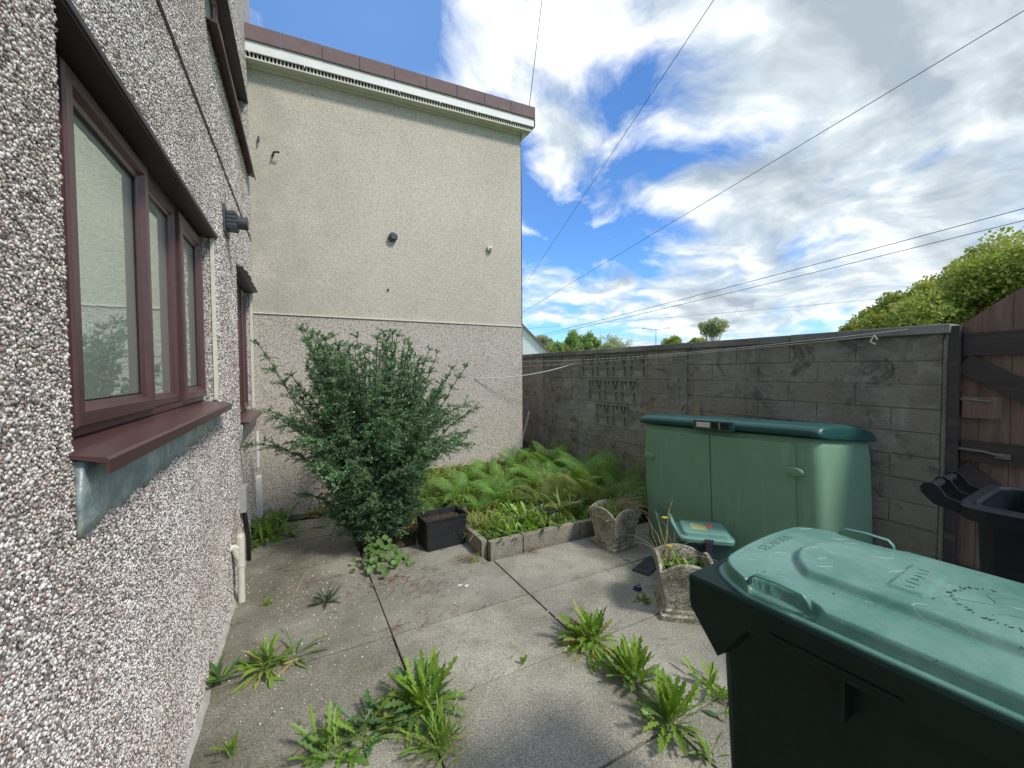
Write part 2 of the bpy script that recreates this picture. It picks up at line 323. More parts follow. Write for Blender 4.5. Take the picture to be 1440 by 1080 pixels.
# ------------------------------------------------------------------ ground
def sheet(name, x0, x1, y0, y1, nx, ny, zf, m):
    V = []; F = []
    for j in range(ny+1):
        for i in range(nx+1):
            x = x0+(x1-x0)*i/nx; y = y0+(y1-y0)*j/ny; V.append((x, y, zf(x, y)))
    for j in range(ny):
        for i in range(nx):
            a = j*(nx+1)+i; F.append((a, a+1, a+nx+2, a+nx+1))
    mb = MB(); mb.v = V; mb.f = F
    return mb.build(name, m, smooth=True)
o = MB().box(-1500, 1500, -1500, 1500, -1.2, -.06).build('ground', m_lawn); tag(o, None, None, kind='structure')
o = sheet('paving_bed_soil', -1.2, 3.62, -2.6, 7.4, 60, 120, lambda x, y: -.022+.008*mnoise.noise(Vector((x*9, y*9, 0))), m_soil); tag(o, None, None, kind='structure')
xs = [-.405, .49, 1.41, 2.35, 3.40]; ys = [-2.4, -1.8, -1.2, -.6, .0, .6, 1.195, 1.80, 2.395, 2.96, 3.56, 4.17, 4.72]
mb = MB(); ga = .0045
for i in range(4):
    for j in range(12):
        if i >= 1 and ys[j] >= 2.9 and not (i == 3 and False):
            if i == 1 and ys[j] < 4.0 and ys[j] >= 2.9:
                if j == 9: mb.box(.49+ga, 1.36, ys[j]+ga, ys[j+1]-ga, -.04, random.uniform(-.003, .002), .004)
            continue
        dz = random.uniform(-.003, .003)
        jx = random.uniform(-.002, .002)
        mb.box(xs[i]+ga+jx, xs[i+1]-ga+jx, ys[j]+ga, ys[j+1]-ga, -.04, dz, .004)
o = mb.build('patio_paving', m_slab); tag(o, None, None, kind='structure')
o = MB().box(-.36, 1.55, 4.86, 5.14, -.04, .03, .006).build('concrete_path', m_slab); tag(o, None, None, kind='structure')
def soilz(x, y):
    a = .085+max(0, (y-3.1))*.085
    if x < 1.40: a = max(-.02, (y-3.62)*.13)*min(1, max(0, (x-.45)/.5)) + .0
    return a+.018*mnoise.noise(Vector((x*4, y*4, 3)))+.01*mnoise.noise(Vector((x*14, y*14, 5)))
o = sheet('flower_bed_soil', 1.405, 3.47, 3.05, 7.2, 80, 150, soilz, m_soil); tag(o, None, None, kind='structure')
o = sheet('bed_soil', .50, 1.40, 3.57, 5.14, 40, 60, soilz, m_soil); tag(o, None, None, kind='structure')

# ------------------------------------------------------------------ the house on the left
H = thing('pebbledashed_house', 'house with rough speckled pebbledash and brown framed windows along the left', 'house', (-.442, 0, 0), -math.atan(.022))
wins = [(1.22, 2.95, 1.345, 2.31), (3.87, 5.0, 1.13, 2.34), (2.9, 4.95, 3.50, 4.22)]
def wall_holes(mb, x0, x1, y0, y1, z0, z1, holes):
    Y = sorted({y0, y1, *[h[0] for h in holes], *[h[1] for h in holes]}); Z = sorted({z0, z1, *[h[2] for h in holes], *[h[3] for h in holes]})
    V = []; F = []; idx = {}
    def vid(p):
        if p not in idx: idx[p] = len(V); V.append(p)
        return idx[p]
    solid = lambda i, j: 0 <= i < len(Y)-1 and 0 <= j < len(Z)-1 and not any(h[0]-1e-6 <= Y[i] and Y[i+1] <= h[1]+1e-6 and h[2]-1e-6 <= Z[j] and Z[j+1] <= h[3]+1e-6 for h in holes)
    for i in range(len(Y)-1):
        for j in range(len(Z)-1):
            if not solid(i, j): continue
            a, b_, c, d = Y[i], Y[i+1], Z[j], Z[j+1]
            F.append([vid(p) for p in ((x1,a,c),(x1,b_,c),(x1,b_,d),(x1,a,d))]); F.append([vid(p) for p in ((x0,a,c),(x0,a,d),(x0,b_,d),(x0,b_,c))])
            if not solid(i-1, j): F.append([vid(p) for p in ((x1,a,c),(x1,a,d),(x0,a,d),(x0,a,c))])
            if not solid(i+1, j): F.append([vid(p) for p in ((x1,b_,c),(x0,b_,c),(x0,b_,d),(x1,b_,d))])
            if not solid(i, j-1): F.append([vid(p) for p in ((x1,a,c),(x0,a,c),(x0,b_,c),(x1,b_,c))])
            if not solid(i, j+1): F.append([vid(p) for p in ((x1,a,d),(x1,b_,d),(x0,b_,d),(x0,a,d))])
    mb.add(V, F)
mb = MB(); wall_holes(mb, -.28, 0, -3, 5.6, -.1, 7.2, wins); wall = mb.build('wall', m_dash, H)
# pebbles near the camera as real stones
ico = bmesh.new(); bmesh.ops.create_icosphere(ico, subdivisions=1, radius=1)
iv = np.array([v.co[:] for v in ico.verts]); fi = np.array([[v.index for v in f.verts] for f in ico.faces]); ico.free()
pts = []
sp = .0062
gy, gz = np.meshgrid(np.arange(.72, 2.95, sp), np.arange(.0, 3.55, sp)); gy = gy.ravel()+rng.uniform(-.5, .5, gy.size)*sp; gz = gz.ravel()+rng.uniform(-.5, .5, gy.size)*sp
gy2, gz2 = np.meshgrid(np.arange(2.95, 5.06, .0098), np.arange(.0, 4.6, .0098)); gy2 = gy2.ravel()+rng.uniform(-.5, .5, gy2.size)*.0098; gz2 = gz2.ravel()+rng.uniform(-.5, .5, gy2.size)*.0098
gy = np.concatenate([gy, gy2]); gz = np.concatenate([gz, gz2])
dep = gy*.88-.2; keep = (np.abs(gz-1.53) < dep*1.0+.22)
for h in wins: keep &= ~((gy > h[0]-.003) & (gy < h[1]+.003) & (gz > h[2]-.004) & (gz < h[3]+.003))
gy = gy[keep]; gz = gz[keep]; n_ = len(gy)
a = rng.uniform(.0026, .0057, n_)*np.where(gy > 2.95, 1.55, 1.0); asp = rng.uniform(.55, 1.0, n_); thk = rng.uniform(.35, .8, n_); th = rng.uniform(0, np.pi, n_)
loc = iv[None]*np.stack([a*thk, a, a*asp], 1)[:, None]*rng.uniform(.72, 1.2, (n_, len(iv), 1))
ct, sn = np.cos(th)[:, None], np.sin(th)[:, None]
y_ = loc[:, :, 1]*ct-loc[:, :, 2]*sn; z_ = loc[:, :, 1]*sn+loc[:, :, 2]*ct
V = np.stack([loc[:, :, 0]+rng.uniform(-.0005, .0035, n_)[:, None]+rng.uniform(-.35, .35, n_)[:, None]*y_, y_+gy[:, None], z_+gz[:, None]], 2).reshape(-1, 3)
F = (fi[None]+(np.arange(n_)*len(iv))[:, None, None]).reshape(-1, 3)
np_mesh('pebble_dash', V, F, m_peb, wall, smooth=True)
# movement joint, mortar foot
mb = MB(); ok = lambda z: z
mb.tube([(.002, -2, 2.875), (.002, 5.02, 2.875)], .011, 6)
mb.build('movement_joint', m_brown2, H)
mb = MB(); V = []
for i in range(90):
    y = -2+7.1*i/89; w = .018+.012*random.random()
    V += [(0, y, .012+.016*random.random()), (w, y, -.001), (0, y, -.03)]
mb.add(V, [t for i in range(89) for t in ((i*3, i*3+1, i*3+4, i*3+3), (i*3+1, i*3+2, i*3+5, i*3+4))]); mb.build('mortar_foot', m_mortar, H)

def bar(mb, x0, x1, y0, y1, z0, z1, w, lip=.012):
    """mitred frame: four profiled bars round an opening, front face at x1, inner lip sloping back to the glass"""
    prof = [(x0, 0), (x1-.006, 0), (x1, .006), (x1, w*.62), (x1-lip, w*.80), (x1-lip*1.3, w), (x0, w)]
    rings = []
    for cy, cz, sy, sz in ((y0, z0, 1, 1), (y1, z0, -1, 1), (y1, z1, -1, -1), (y0, z1, 1, -1)):
        rings.append([(px, cy+sy*d, cz+sz*d) for px, d in prof])
    rings.append(rings[0])
    mb.loft(rings, False, False)
def window(name, y0, y1, z0, z1, layout, head=True, sill=True, flash=True, label=None, lead=.03):
    xf = -.068
    ys0 = y0+lead
    f = MB(); bar(f, xf-.06, xf, ys0-.03, y1, z0+.02, z1, .045)
    if lead: f.box(xf-.05, xf-.012, y0, ys0-.03, z0+.02, z1)
    cuts = [ys0+(y1-.03-ys0)*t for t in (0, *[l[0] for l in layout])]
    for k in range(1, len(cuts)-1):
        f.box(xf-.058, xf-.001, cuts[k]-.02, cuts[k]+.02, z0+.04, z1-.04)
    fr_ = f.build(name, m_brown, H)
    if label: fr_['label'] = label
    for k, (t, kind) in enumerate(layout):
        a, b_ = cuts[k], cuts[k+1]
        zb, zt = z0+.048, z1-.028
        if kind == 'c':
            s = MB(); bar(s, xf-.03, xf+.02, a+.004, b_-.004, zb, zt, .062, .016); s.build('casement', m_brown, fr_)
            MB().box(xf-.022, xf-.012, a+.055, b_-.055, zb+.055, zt-.055).build('pane', m_glass, fr_)
            gk = MB(); bar(gk, xf-.012, xf-.003, a+.060, b_-.060, zb+.060, zt-.060, .006, .002); gk.build('gasket', m_black, fr_)
        else:
            s = MB(); bar(s, xf-.03, xf+.003, a+.010, b_-.010, zb, zt, .050, .012); s.build('glazing_bead', m_brown, fr_)
            MB().box(xf-.034, xf-.024, a+.05, b_-.05, zb+.045, zt-.045).build('pane', m_glass, fr_)
    if sill:
        s = MB(); t = z0
        prof = [(xf-.02, t+.022), (.0, t+.012), (.060, t+.002), (.066, t-.004), (.066, t-.034), (.060, t-.034), (.060, t-.010), (.0, t+.004), (xf-.02, t+.002)]
        ya, yb = y0-.02, y1+.01
        s.loft([[(x, ya, z) for x, z in prof], [(x, yb, z) for x, z in prof]]); s.build('sill', m_brown, fr_)
    if head:
        s = MB(); s.box(xf-.02, .012, y0-.012, y1+.03, z1-.004, z1+.014)
        s.box(.0, .018, y0-.012, y1+.03, z1+.002, z1+.022, .003); s.build('head_trim', m_brown2, fr_)
    if flash:
        V = []; n = 60; rows = 7
        for i in range(n+1):
            y = y0-.005+(y1-y0)*i/n
            hgt = .160-.06*i/n+.008*math.sin(i*.9)+.006*random.random()
            for j in range(rows):
                q = j/(rows-1); V.append((.020-.012*q+.004*mnoise.noise(Vector((y*14, q*5, 2))), y, z0-.006-hgt*q))
            for j in range(rows):
                q = 1-j/(rows-1); V.append((.002-.001*q, y, z0-.006-hgt*q))
        w = rows*2; mbf = MB(); mbf.add(V, [(i*w+j, i*w+(j+1) % w, (i+1)*w+(j+1) % w, (i+1)*w+j) for i in range(n) for j in range(w)]+[tuple(range(w))[::-1], tuple(range(n*w, n*w+w))])
        mbf.build('lead_flashing', m_lead, fr_, smooth=True)
    return fr_
window('window', *wins[0], [(.40, 'c'), (.69, 'f'), (1, 'c')], lead=.165, label='wide three light brown window nearest the camera')
window('window', *wins[1], [(.32, 'c'), (.7, 'f'), (1, 'c')], label='brown window by the corner with ragged render over it')
window('window', *wins[2], [(.4, 'c'), (1, 'f')], flash=False, label='upstairs brown window near the corner')
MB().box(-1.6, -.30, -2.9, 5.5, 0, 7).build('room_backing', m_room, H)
# white reveal strip, ragged soffit flap over window two
MB().box(-.016, .004, 2.941, 2.949, 1.37, 2.305).build('reveal_trim', m_pvc, H)
mb = MB(); mb.box(-.02, .006, 4.993, 4.999, 1.16, 2.33); mb.build('reveal_trim', m_pvc, H)
V = []; n = 16
for i in range(n+1):
    y = 3.85+1.2*i/n; w = .045+.02*random.random(); V += [(0, y, 2.375), (w, y, 2.365-.02*random.random()), (w*.9, y, 2.355), (0, y, 2.345)]
mb = MB(); mb.add(V, [(i*4+j, i*4+(j+1) % 4, i*4+4+(j+1) % 4, i*4+4+j) for i in range(n) for j in range(4)]+[(0,3,2,1), (n*4, n*4+1, n*4+2, n*4+3)]); mb.build('drip_edge', m_slate, H)
# extractor spout
e = MB(); e.box(0, .016, 3.27, 3.47, 2.45, 2.63, .004); e.build('vent', m_slate, H, loc=(.001, 0, 0)); ve = C.objects[-1] if False else None
vent = [c for c in H.children if c.name.startswith('vent')][0]
e = MB(); e.box(.014, .075, 3.31, 3.43, 2.485, 2.60, .006)
for k in range(4): e.box(.018, .078, 3.306, 3.434, 2.50+.025*k, 2.508+.025*k)
e.tube([(.07, 3.37, 2.54), (.135, 3.37, 2.54)], .042, 20); e.build('vent_spout', m_slate, vent)
# meter box, black pipe, waste pipe
e = MB(); e.box(.0, .05, 3.66, 3.80, .47, .66, .006); e.build('junction_box', m_greybox, H)
e = MB(); e.tube([(.02, 3.80, .47), (.022, 3.86, .34), (.03, 3.9, .20), (.03, 3.92, -.02)], .016, 10); e.build('cable_conduit', m_black, H, smooth=True)
e = MB(); e.tube([(.055, 3.24, -.01), (.055, 3.24, .40)], .021, 16); e.tube([(.055, 3.24, .24), (.055, 3.24, .44)], .0265, 16)
e.tube([(.055, 3.24, .435), (.055, 3.24, .455)], [.0265, .018], 16)
e.tube([(-.01, 3.22, .375), (.05, 3.235, .37)], .022, 14); e.tube([(.02, 3.225, .385), (.035, 3.23, .32), (.055, 3.24, .27)], .02, 12)
e.build('waste_pipe', m_pvc, H, smooth=False)
e = MB(); e.tube([(.02, 4.96, .92), (.02, 4.96, .55)], .017, 10); e.box(.0, .05, 4.90, 5.00, .03, .46, .01); e.build('white_trunking', m_white, H)

# ------------------------------------------------------------------ the neighbour's block
Gh = thing('neighbour_building', 'tall cream rendered building with blank gable and brown capped eaves at the yard end', 'building', (0, 5.15, 0))
XR = 2.93
MB().box(-.75, XR, 0, 7, 2.155, 4.85).build('upper_wall', m_cream, Gh)
MB().box(-.75, XR+.004, -.004, 7, -.1, 2.150).build('lower_wall', m_low, Gh)
GE = len(Gh.children)
e = MB(); e.box(-.75, XR+.012, -.018, .05, 2.149, 2.160, .002); e.build('render_bead', m_pvc, Gh)
e = MB(); e.box(-.75, XR+.15, -.155, -.135, 4.915, 5.02, .002); e.box(XR+.13, XR+.15, -.155, 7, 4.915, 5.02)
for k in range(7): e.box(-.3+k*.5, -.292+k*.5, -.158, -.135, 4.897, 4.915)
e.build('fascia', m_white, Gh)
e = MB(); e.box(-.75, XR+.10, -.135, -.01, 4.855, 4.87)
for k in range(110):
    x = -.75+k*.0345; e.box(x, x+.015, -.13, -.085, 4.857, 4.915)
e.box(-.75, XR+.06, -.03, -.0, 4.835, 4.857); e.loft([[(XR, 0, 4.74), (XR+.10, -.1, 4.90), (XR, -.1, 4.90)], [(XR, 6.8, 4.72), (XR+.10, 6.8, 4.90), (XR, 6.8, 4.90)]])
e.build('vented_soffit', m_vent, Gh, fixn=True)
e = MB(); e.box(-.75, XR+.09, -.083, -.07, 4.871, 4.90); e.build('soffit_shadow_strip', m_shadowrec, Gh)  # solid dark strip, paints the shade behind the vent slats
e = MB(); xs_ = -.78
while xs_ < XR+.12:
    x2 = min(xs_+.385, XR+.175); e.box(xs_+.0015, x2-.0015, -.175, .20, 5.018+random.uniform(-.002, .002), 5.175+random.uniform(-.003, .003), .006); xs_ += .385
e.build('roof_edge_tiles', m_tile, Gh)
e = MB(); e.box(-.75, XR+.14, .2, 7, 5.02, 5.12); e.build('roof', m_tile, Gh)
e = MB(); e.tube([(1.13, -.01, 3.15), (1.13, -.055, 3.15)], .052, 20); e.tube([(1.13, -.054, 3.15), (1.13, -.07, 3.15)], [.052, .03], 20); e.build('round_vent', m_slate, Gh)
e = MB(); e.tube([(2.43, -.004, 3.19), (2.43, -.04, 3.19)], [.045, .04], 20); e.tube([(2.43, -.04, 3.19), (2.43, -.06, 3.17)], .018, 10); e.build('pale_vent_cap', m_pvc, Gh)
e = MB(); e.tube([(-.12, 0, 3.83), (-.10, -.07, 3.85), (-.05, -.075, 3.855)], .012, 8); e.build('pipe_stub', m_slate, Gh)
e = MB(); e.tube([(-.24, 0, 3.99), (-.24, -.03, 3.99), (-.24, -.035, 3.93)], .01, 8); e.build('wall_hook', m_slate, Gh)
e = MB(); e.tube([(1.07, 0, 2.52), (1.07, -.02, 2.52)], .012, 8); e.build('screw_plug', m_slate, Gh)
e = MB(); e.tube([(XR+.01, .02, 4.72), (XR+.012, .01, 4.2), (XR+.012, .01, .1)], .007, 6); e.build('corner_cable', m_wire, Gh)

for ch in Gh.children:     # the eaves line is not quite level
    if ch.name.startswith(('upper_wall', 'fascia', 'vented_soffit', 'soffit_shadow', 'roof')):
        for v_ in ch.data.vertices:
            if v_.co.z > 4.5: v_.co.z -= (XR+.15-v_.co.x)*.045
# ------------------------------------------------------------------ block wall with pierced screen blocks
WX = 3.5
W = thing('block_wall', 'low black stained concrete block wall with pierced pattern blocks and flat coping', 'wall', (WX, 0, 0))
TOP = 1.73; th_ = .10
rows = [(1.425, 1.725, [4.53, 4.23, 3.93, 3.63]), (1.12, 1.42, [4.38, 4.08, 3.78]), (.815, 1.115, [4.23, 3.93])]
holes = []
for (z0, z1, ys_) in rows: holes.append((min(ys_)-.30+.0, max(ys_), z0, z1))
def cell_blocks():
    z = .0; r_i = 0; out = []
    hs = [.15]*12
    z = -.1
    levels = [-.1, .05, .20, .355, .51, .66, .812, .965, 1.117, 1.27, 1.422, 1.575, 1.738]
    for k in range(len(levels)-1):
        za, zb = levels[k], levels[k+1]; y = .97+(0 if k % 2 else -.2)
        segs = []
        while y < 7.3:
            segs.append((max(.97, y), min(7.3, y+.44))); y += .44
        for a, b_ in segs:
            parts = [(a, b_)]
            for h in holes:
                if h[2]-.01 < (za+zb)/2 < h[3]+.01:
                    np_ = []
                    for p, q in parts:
                        if q <= h[0] or p >= h[1]: np_.append((p, q))
                        else:
                            if p < h[0]: np_.append((p, h[0]))
                            if q > h[1]: np_.append((h[1], q))
                    parts = np_
            for p, q in parts:
                if q-p > .02: out.append((p, q, za, zb))
    return out
mb = MB()
for a, b_, c, d in cell_blocks():
    mb.box(random.uniform(-.001, .006), th_+random.uniform(-.003, .003), a+.0012, b_-.0012, c+.0015, d-.0015, .006)
mb.build('block_courses', m_block, W)
mb = MB(); wall_holes(mb, .009, th_-.009, .975, 7.3, -.1, 1.737, holes); mb.build('mortar_joints', m_block, W)
# screen blocks
def screen(mb, y0, z0, s=.30):
    e = .022
    def bx(a, b_, c, d, dx=.004): mb.box(dx, th_-dx, y0-s*b_, y0-s*a, z0+s*c, z0+s*d, .003)
    bx(.01, .09, .01, .99, .0); bx(.91, .99, .01, .99, .0); bx(.09, .91, .01, .085, .001); bx(.09, .91, .915, .99, .001)
    bx(.26, .74, .085, .36, .012); bx(.34, .66, .36, .72); bx(.44, .56, .72, .915, .006); bx(.09, .24, .46, .55, .006); bx(.76, .91, .46, .55, .006)
    bx(.24, .34, .36, .55, .008); bx(.66, .76, .36, .55, .008)
    bx(.22, .30, .72, .915, .008); bx(.70, .78, .72, .915, .008)
proto = None
for z0, z1, ys_ in rows:
    for y in ys_:
        if proto is None:
            q = MB(); screen(q, 0, 0); proto = q.build('screen_block', m_screen, W, loc=(0, y, z0))
        else:
            q = proto.copy(); C.objects.link(q); q.parent = W; q.location = (0, y, z0)
# pilasters, coping
for y0 in (2.80, 5.45): MB().box(-.016, th_+.02, y0, y0+.20, -.1, 1.735, .008).build('pilaster', m_block, W)
mb = MB(); y = .93; k = 0
while y < 7.3:
    l = random.choice([.9, .62, .9]); mb.box(-.035, th_+.04, y+.002, min(7.3, y+l)-.002, TOP+.004+random.uniform(0, .004), TOP+.062+random.uniform(0, .004), .008); y += l
mb.build('coping', m_coping, W)
# end reveal mortar
MB().box(-.004, th_, .945, .968, -.1, 1.70, .006).build('end_render', m_coping, W)

# ------------------------------------------------------------------ gate
Gt = thing('timber_gate', 'dark brown boarded gate with rising curved top and diagonal brace beside the wall end', 'gate', (WX+.02, .89, 0))
# boards run toward -Y
def gtop(y): return 1.80+.33*math.sin(min(1.0, max(0, (.0-y)/.62))*math.pi/2)
yy = 0.022; k = 0
widths = [.087, .115, .118, .118, .118, .118, .118, .118]
gaps = [.003, .003, .012, .004, .003, .004, .003, .003]
for w, g_ in zip(widths, gaps):
    mbb = MB(); a, b_ = yy, yy-w
    n = 5; V = []
    for i in range(n+1):
        y = a+(b_-a)*i/n; V += [(.03, y, .06), (.05, y, .06), (.05, y, gtop(y)), (.03, y, gtop(y))]
    mbb.add(V, [(i*4+j, i*4+(j+1) % 4, i*4+4+(j+1) % 4, i*4+4+j) for i in range(n) for j in range(4)]+[(0,1,2,3), (n*4+3, n*4+2, n*4+1, n*4)])
    mbb.build('board', m_board2 if k >= 3 else m_board, Gt, fixn=True); yy = b_-g_; k += 1
for z0, z1 in ((1.60, 1.735), (.98, 1.10), (.22, .34)): MB().box(-.002, .028, -.92, .0, z0, z1, .003).build('rail', m_rail, Gt)
def brace(ya, za, yb, zb, w=.11):
    d = Vector((0, yb-ya, zb-za)).normalized(); n_ = Vector((0, -d.z, d.y))*w/2; V = []
    for x in (-.001, .027):
        for p, s in ((Vector((x, ya, za)), 1), (Vector((x, yb, zb)), 1), (Vector((x, yb, zb)), -1), (Vector((x, ya, za)), -1)): V.append(p+n_*s)
    mbb = MB(); mbb.add(V, [(0,1,2,3), (7,6,5,4), (0,4,5,1), (1,5,6,2), (2,6,7,3), (3,7,4,0)]); mbb.build('brace', m_rail, Gt, fixn=True)
brace(-.0, 1.56, -.62, 1.14); brace(-.0, .93, -.62, .38)
MB().box(-.010, .0, -.16, -.005, 1.235, 1.36, .003).build('repair_board', m_board, Gt)
e = MB(); e.tube([(-.01, .02, 1.05), (-.012, -.10, 1.045), (-.012, -.17, 1.03)], .008, 8); e.box(-.014, -.004, -.20, -.14, 1.015, 1.045, .002); e.build('hinge', m_galv, Gt)
e = MB(); e.tube([(-.01, .02, 1.345), (-.012, -.12, 1.335)], .006, 8); e.box(-.012, -.002, -.06, .0, 1.335, 1.355); e.build('hinge', m_galv, Gt)
GP = MB().box(-.02, .06, 0, .045, -.1, 1.78, .004).build('gate_post', m_rail, loc=(WX, .895, 0)); tag(GP, 'slim black square post between the block wall and the brown gate', 'post')

# ------------------------------------------------------------------ green plastic cupboard against the wall
Cb = thing('storage_cupboard', 'big sage green plastic storage cupboard with dark green lid leaning at the block wall', 'storage box', (2.78, 1.25, .035))
Cb.rotation_euler = (R(-2.5), 0, R(0))
bw, bd_, bh = 1.395, .68, 1.07      # along y, x, z
def cring(z, grow=0.0, r=.07): return rrect(-grow, bd_+grow, -grow, bw+grow, r, z, 6)
mb = MB()
zs = [-.03, .02, .3, .6, .9, 1.02, 1.07]; gr = [0, .0, .006, .010, .008, .003, -.004]
rg = []
for z, g_ in zip(zs, gr):
    ring = cring(z, g_)
    if z > 1.0: ring = [(x, y, z-.07*max(0, x)/bd_*(1 if z > 1.0 else 0)) for x, y, z in ring]
    rg.append(ring)
mb.loft(rg); body = mb.build('cabinet_body', m_cup, Cb, smooth=True)
for (a, b_) in ((.125, .712), (.720, 1.305)):
    q = MB(); q.box(-.022, .02, a, b_, .05, 1.035, .007); q.build('door', m_cup, Cb)
for y, z in ((1.302, .80), (.128, .86)):
    q = MB(); q.loft([[(-.020, y+.055*math.cos(t)*(1 if abs(math.cos(t)) < .6 else 1), z+.030*math.sin(t)) for t in [i*math.pi/10 for i in range(20)]],
                      [(-.034, y+.055*math.cos(t), z+.030*math.sin(t)) for t in [i*math.pi/10 for i in range(20)]],
                      [(-.040, y+.045*math.cos(t), z+.022*math.sin(t)) for t in [i*math.pi/10 for i in range(20)]]]); q.box(-.044, -.036, y-.025, y+.025, z-.008, z+.008, .003)
    q.build('finger_catch', m_cup, Cb, fixn=True)
# lid
def lidsec(y, t):   # t 0..1 shrink at the ends
    s = 1-t
    fr = -.035*s-.0; top = 1.155-.03*t; low = 1.072-.0*t
    P = [(fr, low), (fr-.006*s, low+.035*s+.01), (fr+.004, top-.028), (fr+.028, top-.006), (fr+.07, top), (.25, top-.005), (.42, top-.025), (.58, top-.055), (bd_+.015, top-.095), (bd_+.02, low-.08), (bd_-.02, low-.07), (.3, low-.03)]
    return [(x, y, z) for x, z in P]
ends = [(-.030, .9), (-.022, .45), (-.004, .16), (.04, .0), (.3, 0), (.7, 0), (1.1, 0), (bw-.04, 0), (bw+.004, .16), (bw+.022, .45), (bw+.030, .9)]
mb = MB(); mb.loft([lidsec(y, t) for y, t in ends]); lid = mb.build('lid', m_cuplid, Cb, smooth=True, fixn=True)
md = lid.modifiers.new('b', 'SUBSURF'); md.levels = md.render_levels = 1
q = MB(); q.box(-.052, -.030, .50, .83, 1.075, 1.145, .008); q.build('latch_plate', m_cuplid, lid)
q = MB(); q.box(-.057, -.045, .685, .80, 1.092, 1.130, .004); q.build('hasp', m_pink, lid)
q = MB(); q.box(-.055, -.047, .535, .672, 1.088, 1.134, .003); q.build('latch_recess_shade', m_shadowrec, lid)  # raised dark block, its colour stands for shade in the recess
q = MB(); q.box(-.062, -.050, .600, .613, 1.085, 1.13, .003); q.build('latch_tongue', m_galv, lid)

# ------------------------------------------------------------------ wheelie bin, foreground
def smooth01(t): t = max(0, min(1, t)); return t*t*(3-2*t)
Bn = thing('wheelie_bin', 'large dark green wheelie bin with faded mint lid in the right foreground', 'wheelie bin', (1.190, .733, 0), R(4))
wx = .29; dy = .74; rimz = 1.0
mb = MB()
rg = [rrect(-.215, .215, -dy+.10, -.10, .03, .02), rrect(-.225, .225, -dy+.09, -.075, .04, .35), rrect(-.245, .245, -dy+.07, -.05, .04, .92), rrect(-.245, .245, -dy+.07, -.05, .04, .985)]
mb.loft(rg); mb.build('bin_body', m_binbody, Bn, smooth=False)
mb = MB(); o1 = rrect(-wx, wx, -dy, 0, .010, rimz-.072); o2 = rrect(-wx-.002, wx+.002, -dy-.002, .002, .010, rimz-.006); o3 = rrect(-wx+.003, wx-.003, -dy+.003, -.003, .010, rimz); i1 = rrect(-wx+.07, wx-.07, -dy+.07, -.07, .03, rimz)
mb.loft([rrect(-wx+.006, wx-.006, -dy+.006, -.006, .01, rimz-.072), o1, o2, o3, i1], True, True); mb.build('rim', m_binbody, Bn)
for sx in (-1, 1):
    bm = bmesh.new()
    for p in ((.287,-.004,.93), (.287,-.15,.93), (.235,-.15,.93), (.235,-.004,.93), (.238,-.05,.79), (.238,-.10,.84), (.285,-.004,.915)): bm.verts.new((sx*p[0], p[1], p[2]))
    bmesh.ops.convex_hull(bm, input=bm.verts[:]); q = MB(); q.frombm(bm); q.build('corner_gusset', m_binbody, Bn)
    for yk in (-.33, -.56): MB().box(min(sx*.285, sx*.236), max(sx*.285, sx*.236), yk-.004, yk+.004, .84, .93).build('side_rib', m_binbody, Bn)
MB().box(-.2945, -.290, -.42, -.20, .945, .951).build('moulded_line', m_binbody, Bn)
# lid as a moulded height field over a rounded outline
nx, ny = 150, 190; V = []; F = []; vid = {}
hw = .268; yf = -.026; yb = -dy-.02
def lout(x):   # front edge (toward +y) bows and rounds
    a = abs(x)/hw; return yf-.016*a**2-.105*max(0, (a-.62)/.38)**2.4
def lidh(x, y):
    d = min(hw-abs(x), lout(x)-y); dome = .030*(1-(x/hw)**2)**.8
    z = rimz+.004+dome*.40+.026*smooth01(d/.012)
    # central plateau with rounded prow
    px, py = abs(x)/.150, (y-(-.135))
    prow = -.135-.075*(abs(x)/.150)**2.2
    dd = min(.150-abs(x), prow-y)
    z += .017*smooth01((dd+.006)/.024)
    # groove round the writing panel
    g1 = abs((lout(x)-y)-.024)
    if abs(x) < .175: z -= .0016*math.exp(-(g1/.0016)**2)
    # raised plate
    if abs(x) < .085: z += .005*smooth01((.085-abs(x))/.006)*smooth01((y+.40)/.006)*smooth01((-.335-y)/.006)
    # recess at the hinge
    z -= .03*smooth01((-.60-y)/.03)*smooth01((.11-abs(x))/.02)
    # scooped recess under each loop handle
    for s_ in (-1, 1):
        q = ((x-s_*.254)/.022)**2+((y+.205)/.075)**2
        z -= .026*smooth01((1.15-q)/.4)
    return z
for j in range(ny+1):
    for i in range(nx+1):
        x = -hw+2*hw*i/nx; t = j/ny; yo = lout(x); y = yo+(yb-yo)*t
        V.append((x, y, lidh(x, y)))
nt_ = len(V)
for j in range(ny):
    for i in range(nx):
        a = j*(nx+1)+i; F.append((a, a+nx+1, a+nx+2, a+1))
border = [i for i in range(nx+1)]+[j*(nx+1)+nx for j in range(1, ny+1)]+[ny*(nx+1)+i for i in range(nx-1, -1, -1)]+[j*(nx+1) for j in range(ny-1, 0, -1)]
m_ = len(border); cx0, cy0 = 0, -.38
def skirt(off, dz, base):
    out = []
    for b_ in border:
        x, y, z = V[b_]; l = math.hypot(x-cx0, y-cy0); out.append((x+(x-cx0)/l*off, y+(y-cy0)/l*off, base+dz))
    return out
r1 = [(V[b_][0]+(V[b_][0]-cx0)*.010, V[b_][1]+(V[b_][1]-cy0)*.010, V[b_][2]-.006) for b_ in border]; r2 = skirt(.006, .012, rimz-.004+.0); r3 = skirt(.013, .004, rimz-.004); r4 = skirt(.010, .0, rimz-.012)
base = len(V); V += r1+r2+r3+r4
